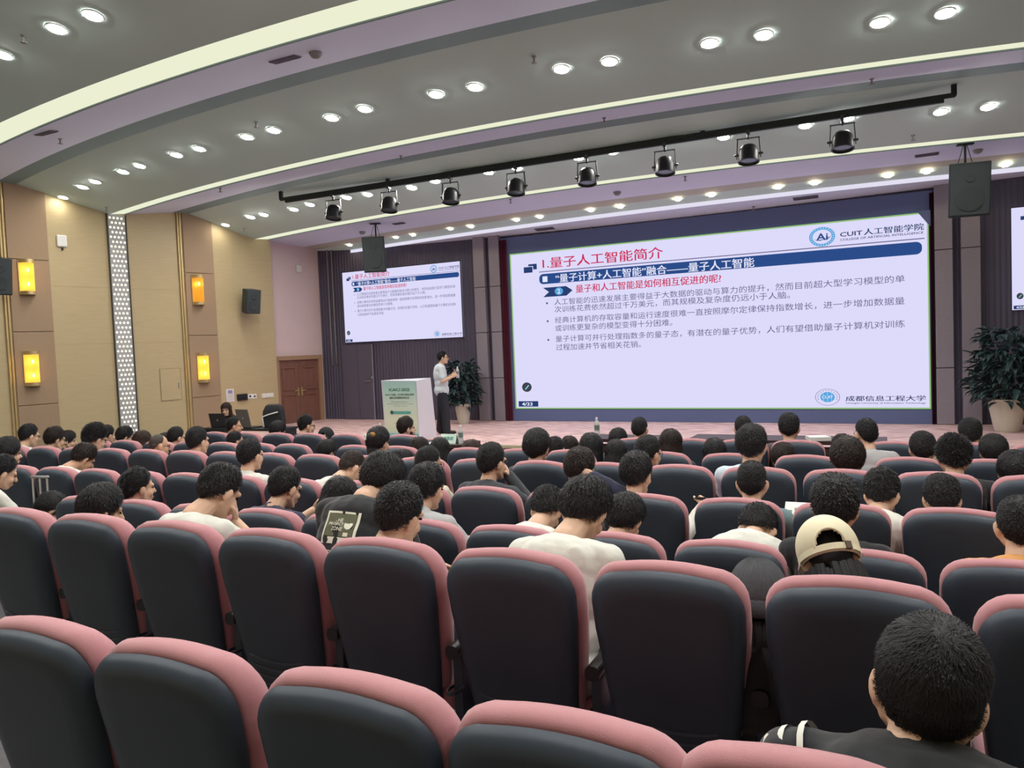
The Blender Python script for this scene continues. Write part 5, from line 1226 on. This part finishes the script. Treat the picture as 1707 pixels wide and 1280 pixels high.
# ------------------------------------------------------------------ judges' tables before the stage
def table(label, x0, x1, y, zt):
    t = thing('judges_table', label, 'table', ((x0 + x1) / 2, y, -.29), 0, 'tables in front of the stage'); W = x1 - x0; H = zt + .29; m = mat('table_dark_wood', (.05, .03, .03), .45, var=.2)
    MB().box((0, 0, H - .02), (W, .5, .04)).build('table_top', m, t, False); MB().box((0, -.2, H * .5 + .04), (W - .1, .03, H * .75)).build('modesty_panel', m, t, False)
    for sx in (-1, 1): MB().box((sx * (W / 2 - .06), 0, (H - .04) / 2), (.05, .42, H - .04)).build('leg', m, t, False)
ty = 9.35
a, b = atY(700, 737, ty), atY(786, 737, ty); zt1 = atY(740, 737, ty)[2]; table('dark judges table left, with a name card and a bottle', a[0] - .6, b[0], ty, zt1)
a, b = atY(1155, 728, ty), atY(1395, 731, ty); zt2 = (atY(1155, 728, ty)[2] + atY(1300, 729, ty)[2]) / 2; table('dark judges table right, in front of the tall brown shirt', a[0], b[0] + .5, ty, zt2)
a, b = atY(985, 733, ty), atY(1112, 733, ty); table('dark judges table in the middle, with the clear bottle', a[0], b[0], ty, zt2 - .02)
bottle('clear bottle standing on the left judges table', (atY(774.5, 735, ty)[0], ty - .1, zt1), .26, .034)
bottle('clear bottle standing on the middle judges table', (atY(998, 730, ty)[0], ty - .05, zt2 - .02), .25, .034)
q = atY(627, 722, 9.2); bottle('white bottle behind the pinned-up hair', (q[0], 9.3, q[2] - .12), .26, .036)
def small_table():
    q = atY(627, 722, 9.2); t = thing('side_table', 'small dark table holding the white bottle', 'table', (q[0], 9.3, -.29)); H = q[2] - .12 + .29
    MB().box((0, 0, H - .02), (.6, .4, .04)).build('table_top', M_black, t, False)
    for sx in (-1, 1): MB().box((sx * .26, 0, (H - .04) / 2), (.04, .34, H - .04)).build('leg', M_black, t, False)
small_table()
q = atY(754, 733, ty); t = thing('name_card', 'pale green folded name card on the left judges table', 'name card', (q[0], ty - .08, zt1), .0)
M_card = mat('name_card_green', (.58, .74, .66), .6)
MB().add([(-.13, -.05, 0), (.13, -.05, 0), (.13, 0, .13), (-.13, 0, .13), (.13, .05, 0), (-.13, .05, 0)], [(0, 1, 2, 3), (3, 2, 4, 5)]).build('card', M_card, t, False)
mb = text_into(MB(), '评委席', -.08, .08, .045, .095, 0, .02); [q_.__setitem__((slice(None), 1), -.054 + q_[:, 2] * .385) for q_ in mb.v]; mb.build('lettering', mat('card_teal_ink', (.10, .36, .32), .6), t, False)
q = atY(742, 739, ty); o = MB().box((0, 0, .004), (.30, .20, .008)).build('papers', M_white, None, False, (q[0] - .05, ty - .16, zt1)); tag(o, 'loose white papers lying before the name card', 'papers')
q = atY(1366, 742, ty); o = MB().box((0, 0, .02), (.22, .2, .04)).build('papers', M_white, None, False, (q[0], ty - .12, zt2)); tag(o, 'crumpled white papers on the right judges table', 'papers'); o.rotation_euler = (0, 0, .4)
# suitcase with its handle pulled out, in the aisle at left
q = atY(66, 795, 3.95); t = thing('suitcase', 'suitcase with pulled-out silver handle between two seats at left', 'suitcase', (q[0], 3.95, -.19), .2)
hz = q[2] + .19; o = MB().box((0, 0, .32), (.36, .22, .56)).build('case', M_black, t, False); b = o.modifiers.new('b', 'BEVEL'); b.width = .03; b.segments = 3
mb = MB()
for sx in (-.075, -.0, .075): mb.cap((sx, 0, .58), (sx, 0, hz), .008, .008, 8)
mb.build('handle_tube', mat('silver_tube', (.62, .62, .60), .25, metal=.7), t); MB().cap((-.085, 0, hz), (.085, 0, hz), .012).build('handle_grip', M_metal, t)
for sx in (-.13, .13): MB().cap((sx - .015, 0, .03), (sx + .015, 0, .03), .03).build('wheel', M_black, t)
# a printed sheet held low between the seats
q = atY(1336, 850, 4.85); o = MB().box((0, 0, 0), (.19, .12, .004), rotx(R_(35))).build('printed_sheet', M_white, None, False, tuple(q)); tag(o, 'white sheet with green marks sticking up between two seats', 'sheet')
mb = MB()
for k in range(5): mb.box(tuple(rotx(R_(35)) @ np.array([-.06 + .03 * k, .02 * (k % 3) - .02, .004])), (.016, .022, .002), rotx(R_(35)))
mb.build('printed_marks', M_pg, o, False)
